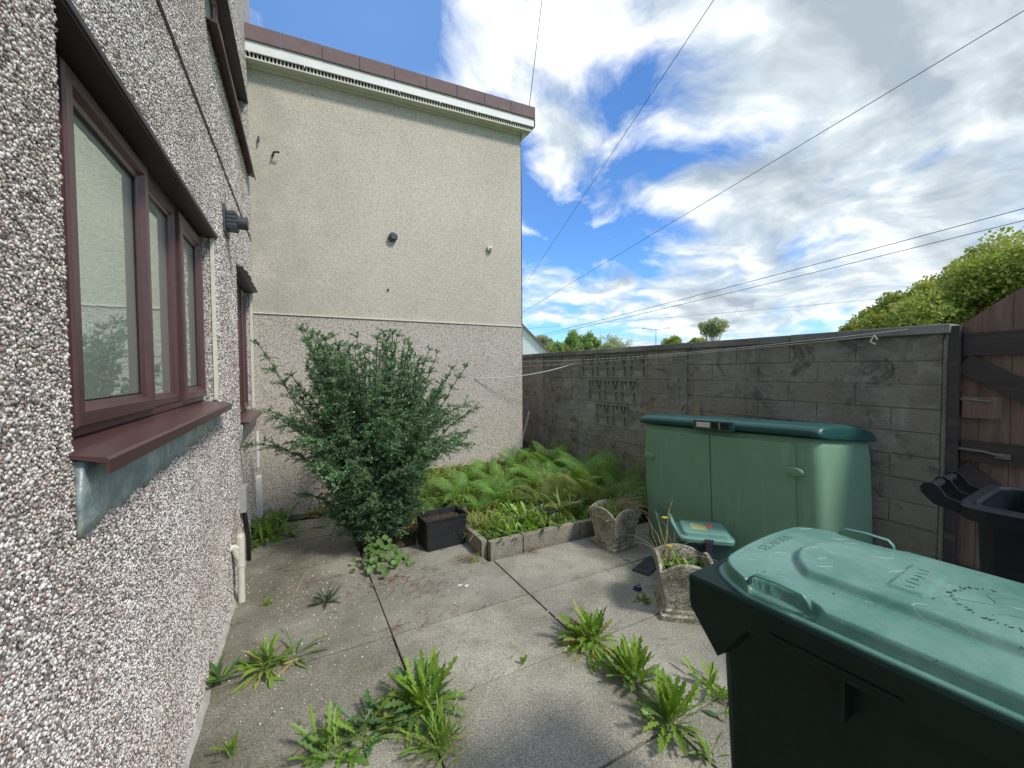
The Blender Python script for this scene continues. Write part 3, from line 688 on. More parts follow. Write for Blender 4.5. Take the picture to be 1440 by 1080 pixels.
for k in range(m_):
    k2 = (k+1) % m_
    F.append((border[k], border[k2], base+k2, base+k))
    for q in range(3): F.append((base+q*m_+k, base+q*m_+k2, base+(q+1)*m_+k2, base+(q+1)*m_+k))
mb = MB(); mb.v = V; mb.f = F; lidb = mb.build('lid', m_binlid, Bn, smooth=True, fixn=True)
for s_ in (-1, 1):
    q = MB(); x = s_*.254; zt = rimz+.050
    P = [(x-s_*.004, -.135, rimz+.022), (x, -.138, zt-.012), (x, -.150, zt-.001), (x, -.195, zt+.002), (x, -.248, zt-.001), (x, -.258, zt-.012), (x-s_*.002, -.262, rimz+.02)]
    rings = []
    for i, p in enumerate(P):
        p = Vector(p); t = (Vector(P[min(i+1, 6)])-Vector(P[max(0, i-1)])).normalized(); u = Vector((1,0,0)); w = u.cross(t)
        rings.append([p+u*.0078*a_+w*.0024*b_ for a_, b_ in ((-1,-.5), (-.7,-1), (.7,-1), (1,-.5), (1,.5), (.7,1), (-.7,1), (-1,.5))])
    q.loft(rings); q.build('lid_handle', m_binlid, lidb, smooth=True, fixn=True)
def text(body, size, loc, rot, parent, m, ext=.0010, name='lettering', sx=1):
    cu = bpy.data.curves.new(name, 'FONT'); cu.body = body; cu.size = size; cu.extrude = ext; cu.align_x = 'CENTER'; cu.space_character = 1.12
    t = bpy.data.objects.new(name, cu); C.objects.link(t); bpy.context.view_layer.update()
    me = bpy.data.meshes.new_from_object(t.evaluated_get(bpy.context.evaluated_depsgraph_get())); bpy.data.objects.remove(t)
    me.materials.clear(); me.materials.append(m); o = bpy.data.objects.new(name, me); C.objects.link(o); o.parent = parent; o.location = loc; o.rotation_euler = rot; o.scale = (sx, 1, 1); return o
# moulded word along the front edge, read from the front of the bin
zc = lidh(0, -.075)
tx = text('SERVICES', .036, (0, -.062, 0), (0, 0, math.pi), lidb, m_binlid, .0012)
for v_ in tx.data.vertices:   # drape the letters on the dome
    X = -v_.co.x; Y = -.062-v_.co.y; zz = lidh(X, Y); v_.co.y += (yf-lout(X)); Y = -.062-v_.co.y; v_.co.z += lidh(X, Y)
# worn marks on the plate and round the oval
q = MB(); random.seed(3)
for k, ch in enumerate(range(6)):
    xx = -.06+.024*k
    for _ in range(2):
        y = -.368+random.uniform(-.008, .008); q.obox((xx+random.uniform(-.003, .003), y, lidh(xx, y)+.0006), (.0018, random.uniform(.008, .014), .0012), random.uniform(-.3, .3))
q.build('plate_marks', m_binlid, lidb)
q = MB()
for k in range(46):
    th = math.pi*2*k/46
    if 1.15 < th < 1.95: continue
    rx, ry = .088, .085
    x, y = rx*math.sin(th)*.95, -.505+ry*math.cos(th)
    if y < -.575: continue
    for _ in range(random.choice((1, 1, 2, 3))):
        a_, b_ = x+random.gauss(0, .0028), y+random.gauss(0, .0028)
        q.obox((a_, b_, lidh(a_, b_)+.0006), (random.uniform(.001, .0022), random.uniform(.003, .009), .0008), -th+random.uniform(-.9, .9))
tag(q.build('worn_print', m_ink, lidb), None, None, kind='stuff')
q = MB()
for amp, y0_, sgn in ((.02, -.43, 1), (.018, -.50, -1)):
    P = [(-.055+.011*i, y0_-.006*i+amp*math.sin(i*.75+1), 0) for i in range(11)]; P = [(x, y, lidh(x, y)+.0004) for x, y, _ in P]; q.tube(P, .0011, 5)
q.tube([(x, -.300-.010*math.sin((x+.1)*12)-(x+.10)*.35, lidh(x, -.300-.010*math.sin((x+.1)*12)-(x+.10)*.35)+.0003) for x in [-.10+.01*i for i in range(18)]], .0008, 5)
q.build('scratched_emblem', m_binlid, lidb)
random.seed(21)
q = MB()
for k in range(12):
    x, y = random.uniform(-.26, .26), random.uniform(-.66, -.1); zz = lidh(x, y); q.obox((x, y, zz+.0006), (random.uniform(.001, .003), random.uniform(.001, .006), .0008), random.uniform(0, 3))
tag(q.build('grit', m_ink, lidb), None, None, kind='stuff')
q = MB(); random.seed(31)
for k in range(34):
    x, y = random.uniform(-.24, .24), random.uniform(-.68, -.06); a_ = random.uniform(0, 3.1); l_ = random.uniform(.015, .06); P = []
    for i in range(6): X, Y = x+math.cos(a_)*l_*i/5, y+math.sin(a_)*l_*i/5; a_ += random.gauss(0, .12); P.append((max(-.25, min(.25, X)), min(-.05, Y), lidh(max(-.25, min(.25, X)), min(-.05, Y))+.0001))
    q.tube(P, .00045, 4)
tag(q.build('scratch', m_clearscr, lidb), None, None, kind='stuff')
# wheels and hinge handle behind
for s_ in (-1, 1):
    q = MB(); q.tube([(s_*.235, -dy+.03, .10), (s_*.285, -dy+.03, .10)], .10, 24); q.build('wheel', m_black, Bn)
q = MB(); q.tube([(-.2, -dy-.05, .985), (.2, -dy-.05, .985)], .015, 12)
for x in (-.2, 0, .2): q.box(x-.008, x+.008, -dy-.06, -dy, .965, .998)
q.build('push_handle', m_binbody, Bn)

# ------------------------------------------------------------------ black bin without its lid
Bb = thing('wheelie_bin', 'black wheelie bin with open top and ribbed push handle, in front of the gate', 'wheelie bin', (2.62, .62, 0), R(3))
w2, d2, rz = .285, .56, .985
mb = MB(); mb.loft([rrect(-.20, .20, -d2+.09, -.09, .04, .02), rrect(-.235, .235, -d2+.05, -.05, .05, .90), rrect(-.245, .245, -d2+.04, -.04, .06, rz-.01)], True, False)
mb.loft([rrect(-.225, .225, -d2+.06, -.06, .06, rz-.01), rrect(-.19, .19, -d2+.10, -.10, .04, .06)][::1], False, True); mb.build('bin_body', m_blackbin, Bb, smooth=False)
mb = MB(); mb.loft([rrect(-w2+.004, w2-.004, -d2+.004, -.004, .09, rz-.06), rrect(-w2, w2, -d2, 0, .09, rz-.055), rrect(-w2-.002, w2+.002, -d2-.002, .002, .09, rz-.008), rrect(-w2+.006, w2-.006, -d2+.006, -.006, .086, rz), rrect(-.252, .252, -d2+.035, -.035, .07, rz-.004), rrect(-.245, .245, -d2+.042, -.042, .066, rz+.004), rrect(-.232, .232, -d2+.052, -.052, .06, rz-.004), rrect(-.226, .226, -d2+.058, -.058, .06, rz-.05)], False, False); mb.build('rim', m_blackbin, Bb, smooth=False)
mb = MB(); mb.tube([(-.22, .085, rz+.035), (.12, .085, rz+.035)], .017, 16)
for x in (-.225, -.055, .115):
    pr = [(-.01, rz-.05), (-.01, rz-.004), (.03, rz+.008), (.055, rz+.045), (.075, rz+.058), (.10, rz+.055), (.112, rz+.035), (.108, rz+.01), (.07, rz-.03)]
    mb.loft([[(x-.005, a_, b_) for a_, b_ in pr], [(x+.005, a_, b_) for a_, b_ in pr]])
mb.build('push_handle', m_blackbin, Bb, fixn=True)
for s_ in (-1, 1):
    q = MB(); q.tube([(s_*.22, .0, .10), (s_*.27, .0, .10)], .10, 24); q.build('wheel', m_black, Bb)

# ------------------------------------------------------------------ food caddy
Fc = thing('food_caddy', 'small dark green food caddy with pale aqua lid and stickers behind the scalloped pots', 'bin', (2.50, 1.86, 0), R(-43))
mb = MB(); mb.loft([rrect(-.13, .13, -.11, .11, .03, .0), rrect(-.155, .155, -.135, .135, .04, .36), rrect(-.165, .165, -.145, .145, .04, .365), rrect(-.165, .165, -.145, .145, .04, .385)]); mb.build('caddy_body', m_cadbody, Fc)
mb = MB(); mb.loft([rrect(-.170, .170, -.150, .150, .045, .380), rrect(-.172, .172, -.152, .152, .045, .402), rrect(-.163, .163, -.143, .143, .04, .410), rrect(-.150, .150, -.130, .130, .035, .412), rrect(-.142, .142, -.122, .122, .03, .432), rrect(-.130, .130, -.110, .110, .03, .437)]); cl = mb.build('lid', m_cadlid, Fc)
q = MB(); q.box(-.085, .015, -.06, .06, .4372, .4388); q.build('sticker', m_stk_y, cl)
q = MB(); q.box(.018, .062, -.015, .06, .4372, .4390); q.build('sticker', m_stk_r, cl)
mb = MB(); mb.tube([(-.165, -.12, .39), (-.20, -.12, .46), (-.212, -.10, .475), (-.212, .10, .475), (-.20, .12, .46), (-.165, .12, .39)], .009, 8)
for y in (-.06, 0, .06): mb.tube([(-.165, y, .40), (-.208, y, .472)], .006, 6)
mb.build('carry_handle', m_cadlid, Fc, smooth=True)
mb = MB(); mb.loft([[(-.02+.016*k, -.150-.004*k, .41-.0*k), (.02+.016*k, -.150-.004*k, .41), (.02, -.163-.002*k, .405-.07*k), (-.02, -.163, .405-.07*k)] for k in (0, .5, 1)]); mb.build('latch', m_plum, Fc, fixn=True)
q = MB(); q.box(-.018, .022, -.172, -.15, .32, .40, .006); q.build('latch_clip', m_plum, Fc)
# ------------------------------------------------------------------ scalloped concrete pots
def pot(name, label, loc, rz, s=1.0):
    P = thing(name, label, 'planter', loc, rz, 'scalloped concrete pots')
    t = .165*s; bb = .115*s; hgt = .36*s; n = 10; th = .022*s
    def side_ring(half, z, scal, per=n):
        out = []
        for k in range(4):
            a = R(90*k)
            for i in range(per):
                u = -1+2*i/per
                zz = z+scal*(1-abs(u)**2.2)-scal*.35*(1-abs(u))*0 - (scal*0.15)
                x, y = u*half, -half
                out.append((x*math.cos(a)-y*math.sin(a), x*math.sin(a)+y*math.cos(a), zz))
        return out
    mb = MB(); hh = .055*s
    rings = [side_ring(bb, .045*s, 0), side_ring(bb*1.04, .09*s, 0), side_ring((bb+t)/2*1.0, .20*s, 0), side_ring(t*.95, .27*s, 0), side_ring(t, .305*s, hh), side_ring(t*.985, .312*s, hh), side_ring(t-th, .312*s, hh), side_ring(t-th-.004, .295*s, hh*.8), side_ring(t*.80, .22*s, 0), side_ring(bb*.9, .20*s, 0)]
    mb.loft(rings, True, True); mb.build('pot_body', m_pot, P)
    mb = MB(); q = .150*s; q2 = .128*s
    mb.loft([rrect(-q, q, -q, q, .006, 0, 2), rrect(-q, q, -q, q, .006, .030*s, 2), rrect(-q2, q2, -q2, q2, .006, .036*s, 2), rrect(-q2, q2, -q2, q2, .006, .052*s, 2), rrect(-bb, bb, -bb, bb, .006, .062*s, 2)]); mb.build('plinth', m_pot, P)
    MB().add([(x, y, z+.01*mnoise.noise(Vector((x*30, y*30, 1)))) for x, y, z in [(-.13+.026*i, -.13+.026*j, .262*s) for j in range(11) for i in range(11)]], [(j*11+i, j*11+i+1, j*11+i+12, j*11+i+11) for j in range(10) for i in range(10)]).build('compost', m_soil, P)
    return P
pot('concrete_pot', 'pale scalloped concrete pot of dry straw, farther one, by the raised bed corner', (2.47, 2.72, 0), R(4), .98)
pot('concrete_pot', 'brown stained scalloped concrete pot, nearer one, by the foreground bin corner', (2.17, 1.76, 0), R(-39), 1.0)
# black trough
Tr = thing('plastic_trough', 'black plastic box planter of soil at the foot of the shrub', 'planter', (1.155, 3.47, 0), R(4))
mb = MB(); mb.loft([rrect(-.175, .175, -.105, .105, .015, .0), rrect(-.192, .192, -.122, .122, .018, .255), rrect(-.200, .200, -.130, .130, .018, .256), rrect(-.200, .200, -.130, .130, .018, .272), rrect(-.188, .188, -.118, .118, .015, .272), rrect(-.182, .182, -.112, .112, .015, .225)], True, False); mb.build('box', m_black, Tr)
MB().add([(-.185+.0285*i, -.115+.0256*j, .222+.018*mnoise.noise(Vector((i*.7, j*.7, 4)))) for j in range(10) for i in range(14)], [(j*14+i, j*14+i+1, j*14+i+15, j*14+i+14) for j in range(9) for i in range(13)]).build('compost', m_soil, Tr)
mb = MB(); mb.box(-.1955, -.186, -.05, -.02, .20, .225); mb.build('drain_slot_shade', m_shadowrec, Tr)  # small dark block, paints the shade inside the slot
# edging stones
for k, (x0, x1, y0, y1, lab) in enumerate([(1.40, 1.70, 2.985, 3.045, 'short concrete kerb stone at the outer corner of the raised bed'), (1.708, 2.30, 2.985, 3.045, 'long concrete kerb stone along the front of the raised bed'), (1.35, 1.40, 3.05, 3.70, 'concrete kerb stone running back beside the black trough'), (2.31, 2.90, 2.985, 3.045, 'concrete kerb stone behind the far scalloped pot')]):
    o = MB().box(x0, x1, y0, y1, -.03, .135+random.uniform(-.004, .004), .006).build('kerb_stone', m_edge); tag(o, lab, 'kerb stone', 'kerb stones edging the raised bed')

# ------------------------------------------------------------------ plants
class Leaves:
    def __init__(s): s.V = []; s.F = []; s.n = 0
    def strip(s, P, W, side, fold=.25):
        """a blade: centre line P, half widths W, side vector(s), folded along the midrib"""
        k = len(P); b0 = s.n
        for i in range(k):
            sd = side[i] if isinstance(side, list) else side
            p = P[i]; up = Vector((0,0,1))*W[i]*fold
            s.V += [tuple(p-sd*W[i]+up), tuple(p), tuple(p+sd*W[i]+up)]
        for i in range(k-1):
            a = b0+i*3; s.F += [(a, a+1, a+4, a+3), (a+1, a+2, a+5, a+4)]
        s.n += k*3
    def build(s, name, m, parent=None, smooth=False):
        me = bpy.data.meshes.new(name); me.from_pydata(s.V, [], s.F); me.update(); me.materials.append(m)
        if smooth: me.polygons.foreach_set('use_smooth', [True]*len(me.polygons))
        o = bpy.data.objects.new(name, me); C.objects.link(o)
        if parent: o.parent = parent
        return o
def blade(Lv, p, az, elev, length, width, droop, lobes=0, rnd=random, seg=9):
    d = Vector((math.cos(az)*math.cos(elev), math.sin(az)*math.cos(elev), math.sin(elev))); side = Vector((-math.sin(az), math.cos(az), 0))
    tw = rnd.uniform(-.6, .6); cv = rnd.gauss(0, .45); side = (side+Vector((0,0,tw))).normalized()
    P = []; W = []; q = Vector(p); e = elev
    for i in range(seg+1):
        t = i/seg; P.append(q.copy())
        w = width*(math.sin(math.pi*min(1, t**1.5*.93+.04))**.8)*(.22+.78*min(1, t*1.6)) if i < seg else .0005
        if lobes: w *= (1.15 if (i % 2) else .42) if 1 < i < seg-1 else .8
        W.append(max(.0008, w)); e -= droop/seg; az += cv/seg; q = q+Vector((math.cos(az)*math.cos(e), math.sin(az)*math.cos(e), math.sin(e)))*length/seg
    zmin = .004
    P = [Vector((v.x, v.y, max(v.z, zmin))) for v in P]
    Lv.strip(P, W, side)
def weed(name, label, loc, n, length, width, elev, droop, lobes, m, m2=None, group='weeds in the paving joints', seed=1, spread=.012, azr=None, z0=0, seg=9, cat='weed'):
    rnd = random.Random(seed); T = thing(name, label, cat, (loc[0], loc[1], z0), 0, group)
    A = Leaves(); B = Leaves()
    n = int(n*1.7); seg = 15 if lobes else 9
    for k in range(n):
        az = rnd.uniform(0, 2*math.pi) if azr is None else rnd.uniform(*azr)
        f = rnd.random(); el = elev[0]+(elev[1]-elev[0])*f; l = length*rnd.uniform(.6, 1.1)
        Lx = B if (m2 and rnd.random() < .32 and el < 1.1) else A
        blade(Lx, (rnd.gauss(0, spread), rnd.gauss(0, spread), .0), az, el, l, width*rnd.uniform(.7, 1.15), droop*rnd.uniform(.7, 1.3)*(1.2-.7*f), lobes, rnd, seg)
    A.build('foliage', m, T)
    if m2 and B.n: B.build('faded_leaf', m2, T)
    return T
W_ = [
 ('weed_clump', 'leafy green weed touching the pebbledash wall foot', (-.345, 2.42), 14, .12, .014, (.5, 1.4), .5, 0, m_weed2, m_weed, 11, .02),
 ('weed_clump', 'spreading narrow leaved weed in the joint just right of the wall foot weed', (-.14, 2.43), 34, .17, .011, (.15, 1.35), .7, 0, m_weed, m_yleaf, 12, .02),
 ('weed_clump', 'low limp weed between the spreading weed and the open joint', (-.02, 2.45), 9, .19, .008, (.15, .8), .5, 0, m_weed2, m_yleaf, 13, .015),
 ('dandelion_clump', 'tall bright dandelion clump at the slab crossing, centre foreground', (.50, 1.80), 60, .215, .017, (.35, 1.45), .55, 2, m_weed, m_weed2, 14, .02),
 ('weed_clump', 'dark broad leaved weed directly left of the tall centre dandelion', (.36, 1.79), 20, .125, .020, (.1, 1.2), .6, 0, m_weed2, m_yleaf, 15, .025),
 ('weed_clump', 'sprawling toothed weed, second to the left of the tall centre dandelion', (.24, 1.775), 24, .16, .015, (.1, 1.1), .7, 2, m_weed2, m_weed, 16, .03),
 ('weed_clump', 'long toothed weed at the left end of the front weed row', (.11, 1.755), 24, .18, .016, (.1, 1.2), .7, 2, m_weed, m_weed2, 17, .03),
 ('weed_clump', 'fine pale feathery weed at the bottom edge below the tall dandelion', (.51, 1.56), 60, .16, .006, (.5, 1.5), .5, 2, m_weed, m_yleaf, 18, .03),
 ('dandelion_clump', 'dandelion clump with drooping faded leaves, middle of the patio', (1.455, 1.785), 56, .21, .017, (.15, 1.5), .75, 2, m_weed, m_yleaf, 19, .022),
 ('dandelion_clump', 'upright weed clump between the drooping dandelion and the foreground bin', (1.45, 1.46), 46, .195, .016, (.5, 1.5), .5, 2, m_weed, m_weed2, 20, .03),
 ('dandelion_clump', 'bright weed clump at the joint crossing beside the foreground bin', (1.42, 1.21), 44, .195, .016, (.35, 1.5), .5, 2, m_weed, m_weed2, 21, .02),
 ('weed_clump', 'small leafy weed in the joint at the bin side', (1.70, 1.20), 22, .14, .010, (.3, 1.4), .6, 0, m_weed, m_weed2, 22, .05),
 ('weed_clump', 'tiny weed sprig low in the front corner joint by the bin', (1.43, 1.02), 8, .10, .008, (.4, 1.3), .5, 0, m_weed, None, 23, .012),
 ('grey_weed', 'small grey green rosette on the slab in front of the shrub', (.18, 2.94), 18, .12, .009, (.2, 1.3), .4, 0, m_greyweed, None, 24, .01),
 ('weed_clump', 'tiny bright tuft on the slab near the waste pipe', (-.165, 3.11), 14, .04, .006, (.3, 1.4), .4, 0, m_weed, None, 25, .015),
 ('weed_clump', 'single tiny upright leaf on the open slab joint, centre', (1.03, 1.82), 4, .06, .010, (1.0, 1.4), .3, 0, m_weed, None, 26, .004),
 ('weed_clump', 'small upright sprig at the bottom left edge of the paving', (-.24, 1.93), 7, .10, .010, (.8, 1.5), .3, 2, m_weed, None, 27, .008),
 ('grass_tuft', 'short pale grass tuft at the corner of the raised bed kerb', (1.27, 3.00), 26, .10, .003, (.5, 1.5), .6, 0, m_yleaf, m_weed, 28, .03),
 ('weed_clump', 'leafy bright green weeds heaped in the corner below the far window', (-.20, 4.42), 60, .26, .026, (.3, 1.4), .8, 2, m_weed, m_weed2, 29, .09),
 ('weed_clump', 'yellowing low weeds along the gap before the cream gable', (.22, 4.79), 34, .16, .012, (.3, 1.3), .7, 0, m_yleaf, m_weed2, 30, .08),
 ('weed_clump', 'small green sprig under the near scalloped pot', (2.02, 1.95), 10, .06, .012, (.2, 1.0), .4, 0, m_weed, None, 31, .012),
]
for nm, lab, loc_, n_l, ln, wd, el, dr_, lb, ma, mb2, sd, spd in W_: weed(nm, lab, loc_, n_l, ln, wd, el, dr_, lb, ma, mb2, seed=sd, spread=spd, z0=(soilz(*loc_) if False else 0))
# pennywort clump: round leaves
T = thing('round_leaf_plant', 'clump of round scalloped leaves spilling onto the slab below the shrub', 'plant', (.60, 3.30, 0)); A = MB(); rnd = random.Random(5)
for k in range(95):
    x, y = rnd.gauss(0, .09), rnd.gauss(-.04, .08); z = max(.015, .15-.9*abs(x)*.6-.45*max(0, -y)+rnd.uniform(-.03, .03)+.25*max(0, y)); r0 = rnd.uniform(.014, .027)
    nrm = Vector((rnd.gauss(-.1, .25), -.55+rnd.gauss(0, .25), 1)).normalized(); u = nrm.cross(Vector((1,.2,0))).normalized(); v = nrm.cross(u)
    V = [Vector((x, y, z-.004))]+[Vector((x, y, z))+(u*math.cos(t)+v*math.sin(t))*r0*(1 if i % 2 else .92) for i, t in enumerate([j*2*math.pi/14 for j in range(14)])]
    A.add(V, [(0, 1+i, 1+(i+1) % 14) for i in range(14)])
A.build('foliage', m_round, T)
mb = MB()
for k in range(14): x, y = rnd.gauss(0, .06), rnd.gauss(-.02, .05); mb.tube([(x*.3, .05, 0), (x*.8, y*.6+.02, .06), (x, y, .10)], .0015, 5)
mb.build('stem', m_twig, T)

# shrub
def leafcloud(P, D, size, asp=.5, jit=.7):
    """diamond leaves at points P pointing along D (numpy)"""
    n = len(P); D = D+rng.normal(0, jit, (n, 3)); D /= np.linalg.norm(D, axis=1)[:, None]
    U = rng.normal(0, 1, (n, 3)); S = np.cross(D, U); S /= np.linalg.norm(S, axis=1)[:, None]+1e-9; Nn = np.cross(S, D)
    l = size*rng.uniform(.65, 1.25, n)[:, None]
    V = np.stack([P, P+D*l*.45+S*l*asp*.5+Nn*l*.08, P+D*l, P+D*l*.45-S*l*asp*.5+Nn*l*.08], 1).reshape(-1, 3)
    return V, np.arange(n*4).reshape(-1, 4)
Sh = thing('shrub', 'large dark green arching shrub with long wispy shoots in front of the cream gable', 'shrub', (.63, 3.68, 0))
LP = []; LD = []; st = MB(); r9 = random.Random(9)
for k in range(285):
    az = k*2.39996+r9.uniform(-.3, .3); kind = r9.random()
    if kind < .46: Ls, el, dro = r9.uniform(1.35, 1.92), r9.uniform(1.08, 1.54), r9.uniform(-.05, .40)      # tall shoots
    elif kind < .86: Ls, el, dro = r9.uniform(.95, 1.5), r9.uniform(1.15, 1.45), r9.uniform(.5, 1.45)          # arching mass
    else: Ls, el, dro = r9.uniform(.35, .75), r9.uniform(1.0, 1.45), r9.uniform(.2, 1.0)                       # low skirt
    p = Vector((math.cos(az)*r9.uniform(0, .15), math.sin(az)*r9.uniform(0, .11), 0)); e = el; m = 16; pts_ = [p.copy()]; nb = r9.uniform(-.3, .3)
    for i in range(m):
        t = i/m; e_ = min(1.5, el+.18)-dro*(t**1.8)-.05; az2 = az+nb*t
        p = p+Vector((math.cos(az2)*math.cos(e_), math.sin(az2)*math.cos(e_), math.sin(e_)))*Ls/m
        if p.y > 1.40: p.y = 1.40
        p.z = max(p.z, .03); pts_.append(p.copy())
    st.tube(pts_, [.006*(1-.8*i/m)+.001 for i in range(m+1)], 4, False)
    for i in range(2, m+1):
        t = i/m; seg = pts_[i]-pts_[i-1]; d0 = seg.normalized()
        for q in range(8):
            pp = pts_[i-1]+seg*(q/8); LP.append(pp); LD.append(d0*.6+Vector((r9.gauss(0, .8), r9.gauss(0, .8), r9.gauss(.2, .6))))
        if kind < .46 and t > .6: tw_n = 5; tw_l = .13*(1.35-t)+.03
        elif t < .3: tw_n = 1; tw_l = .14
        else: tw_n = 4; tw_l = .20*(1.15-t*.6)
        for _ in range(tw_n):
            d = (d0+Vector((r9.gauss(0, .9), r9.gauss(0, .9), r9.gauss(.05, .5)))).normalized(); l = tw_l*r9.uniform(.5, 1.2); m2 = int(l/.0085)+2
            a0 = pts_[i]
            for j in range(m2):
                pp = a0+d*l*j/m2+Vector((0, 0, -.25*l*(j/m2)**2)); sd = d.cross(Vector((r9.gauss(0, 1), r9.gauss(0, 1), 1))).normalized()
                LP += [pp, pp]; LD += [d*.6+sd, d*.6-sd]
LP = np.array([p[:] for p in LP]); LD = np.array([d[:] for d in LD]); ok_ = (LP[:, 1] < 1.44) & (LP[:, 2] > .02)
V, F = leafcloud(LP[ok_], LD[ok_], .0165, .60, .4); np_mesh('foliage', V, F, m_shrub, Sh)
st.build('stem', simple('shrub_stem', (.055,.05,.032), .9, .3, 30), Sh)
mb = MB(); mb.tube([(.05, .05, 0), (.03, .02, 1.0), (.06, .0, 1.72)], [.012, .012, .011], 8); mb.box(-.06, -.03, -.10, -.07, 0, .3); mb.build('stake', m_galv, Sh)

# ferns
def frond(Lv, p, az, length, el, droop, rnd, wmax=.11, bend=0):
    m = 26; q = Vector(p); e = el; pts_ = []; dirs = []
    for i in range(m+1):
        pts_.append(q.copy()); d = Vector((math.cos(az)*math.cos(e), math.sin(az)*math.cos(e), math.sin(e))); dirs.append(d); q = q+d*length/m; e -= droop/m*(.4+1.2*i/m); az += bend/m
    side0 = Vector((-math.sin(az), math.cos(az), 0))
    Lv.strip(pts_, [.0022*(1-i/m)+.0006 for i in range(m+1)], side0, 0)
    for i in range(4, m):
        t = (i-4)/(m-4); w = wmax*length/.55*math.sin(math.pi*(t*.80+.20))**.9*(1.05-.25*t)
        if t > .8: w *= (1-t)/.2*.9+.08
        for s_ in (-1, 1):
            d = (side0*s_+dirs[i]*.38+Vector((0,0,-.18))).normalized(); nn = 7; side = dirs[i]*.98
            P = [pts_[i]+d*w*j/nn+Vector((0,0,-.22*w*(j/nn)**2)) for j in range(nn+1)]
            hw_ = length*.023
            for j in range(nn):   # pinnules: separate little lobes either side
                u = j/nn; s2 = hw_*(1-u*.75); a = P[j]; b_ = P[j+1]; mid = (a+b_)/2+d*w*.03; b0 = Lv.n
                Lv.V += [tuple(a), tuple(mid+side*s2), tuple(b_), tuple(mid-side*s2)]; Lv.F.append((b0, b0+3, b0+2, b0+1)); Lv.n += 4
def fern(seed, nf, length, label, m=m_fern):
    rnd = random.Random(seed); T = thing('fern', label, 'fern', (0,0,0), 0, 'ferns in the raised bed'); A = Leaves()
    for k in range(nf):
        frond(A, (rnd.gauss(0, .02), rnd.gauss(0, .02), 0), 2*math.pi*k/nf+rnd.uniform(-.4, .4), length*rnd.uniform(.75, 1.15), rnd.uniform(.55, 1.4), rnd.uniform(.7, 1.9), rnd, .135, rnd.uniform(-.5, .5))
    A.build('frond', m, T); return T
protos = [fern(41, 8, .52, ''), fern(42, 9, .46, ''), fern(43, 7, .58, ''), fern(44, 8, .5, '', m_fernold)]
FS = [(3.18, 3.55, 2, 1.18, 'tall fern close to the left side of the green cupboard'), (3.22, 4.05, 0, 1.15, 'tall fern against the block wall under the lowest pattern blocks'),
 (2.86, 3.72, 1, 1.12, 'full fern left of the cupboard, one in from the block wall'), (3.0, 4.45, 2, 1.0, 'fern by the block wall between the pattern blocks and the gable corner'),
 (2.55, 3.95, 0, 1.05, 'large fern in the middle of the bed with arching fronds'), (2.30, 3.55, 3, 1.05, 'yellowing fern in the middle front of the bed'),
 (2.75, 3.32, 3, .95, 'yellowing fern just behind the far scalloped pot'), (2.50, 4.50, 1, .9, 'fern in front of the right part of the gable foot'),
 (2.10, 4.25, 2, .85, 'bright fern halfway back in the bed, right of centre'), (1.90, 3.85, 0, .9, 'low fern in the left middle of the bed'),
 (1.78, 4.45, 1, .85, 'bright fern near the gable foot, left of the middle'), (1.55, 4.15, 0, .88, 'fern right of the shrub, half covering the bed soil'),
 (1.60, 3.70, 1, .75, 'small fern behind the black trough at the kerb'), (1.30, 4.45, 2, .75, 'light green fern tucked behind the right of the shrub'),
 (2.15, 4.72, 0, .7, 'small fern hard against the gable foot'), (1.25, 3.98, 1, .7, 'small fern under the right skirt of the shrub'),
 (3.05, 3.22, 2, .9, 'fern hanging out over the kerb beside the cupboard corner'), (2.62, 4.9, 1, .75, 'small fern under the right end of the gable'),
 (3.25, 4.8, 3, .8, 'pale fern under the far end of the block wall'), (1.95, 4.08, 1, .8, 'dense fern in the centre left of the bed')]
used = set()
for i, (x, y, k, s_, lab) in enumerate(FS):
    s_ *= 1.15 if x > 2.5 else .88
    z = soilz(x, y)-.01; rz_ = (i*2.399) % 6.28
    if k not in used: o = protos[k]; used.add(k); o.location = (x, y, z); o.rotation_euler.z = rz_; o.scale = (s_,)*3; o['label'] = lab
    else: dup(protos[k], (x, y, z), rz_, s_, lab)
# hand-sized leafy plants at the bed front
weed('leafy_plant', 'bright low leafy plants at the front corner of the raised bed', (1.62, 3.22), 90, .15, .014, (.3, 1.4), .7, 2, m_weed, m_weed2, group='leafy plants in the raised bed', seed=51, spread=.09, z0=.10, cat='plant')
weed('leafy_plant', 'broad bright green leaves just right of the bed corner plants', (1.92, 3.22), 60, .17, .020, (.3, 1.3), .7, 0, m_weed, m_greyweed, group='leafy plants in the raised bed', seed=52, spread=.08, z0=.10, cat='plant')
weed('leafy_plant', 'blue grey leafy plant at the front middle of the raised bed', (2.10, 3.25), 50, .15, .012, (.4, 1.4), .6, 2, m_greyweed, m_weed, group='leafy plants in the raised bed', seed=53, spread=.06, z0=.10, cat='plant')
weed('leafy_plant', 'broad leaved plant under the far end of the block wall', (3.05, 5.0), 30, .26, .045, (.4, 1.3), .8, 0, m_weed, m_weed2, group='leafy plants in the raised bed', seed=54, spread=.06, z0=.22, cat='plant')
weed('leafy_plant', 'arching strap leaves before the far scalloped pot', (2.32, 3.28), 14, .38, .012, (.8, 1.4), 1.6, 0, m_weed2, m_weed, group='leafy plants in the raised bed', seed=55, spread=.04, z0=.10, cat='plant')
weed('grass_tuft', 'yellow brown grass hanging over the kerb beside the trough', (1.48, 3.38), 130, .22, .003, (.5, 1.4), 1.6, 0, m_yleaf, m_grass, group='leafy plants in the raised bed', seed=56, spread=.06, z0=.10, cat='grass')
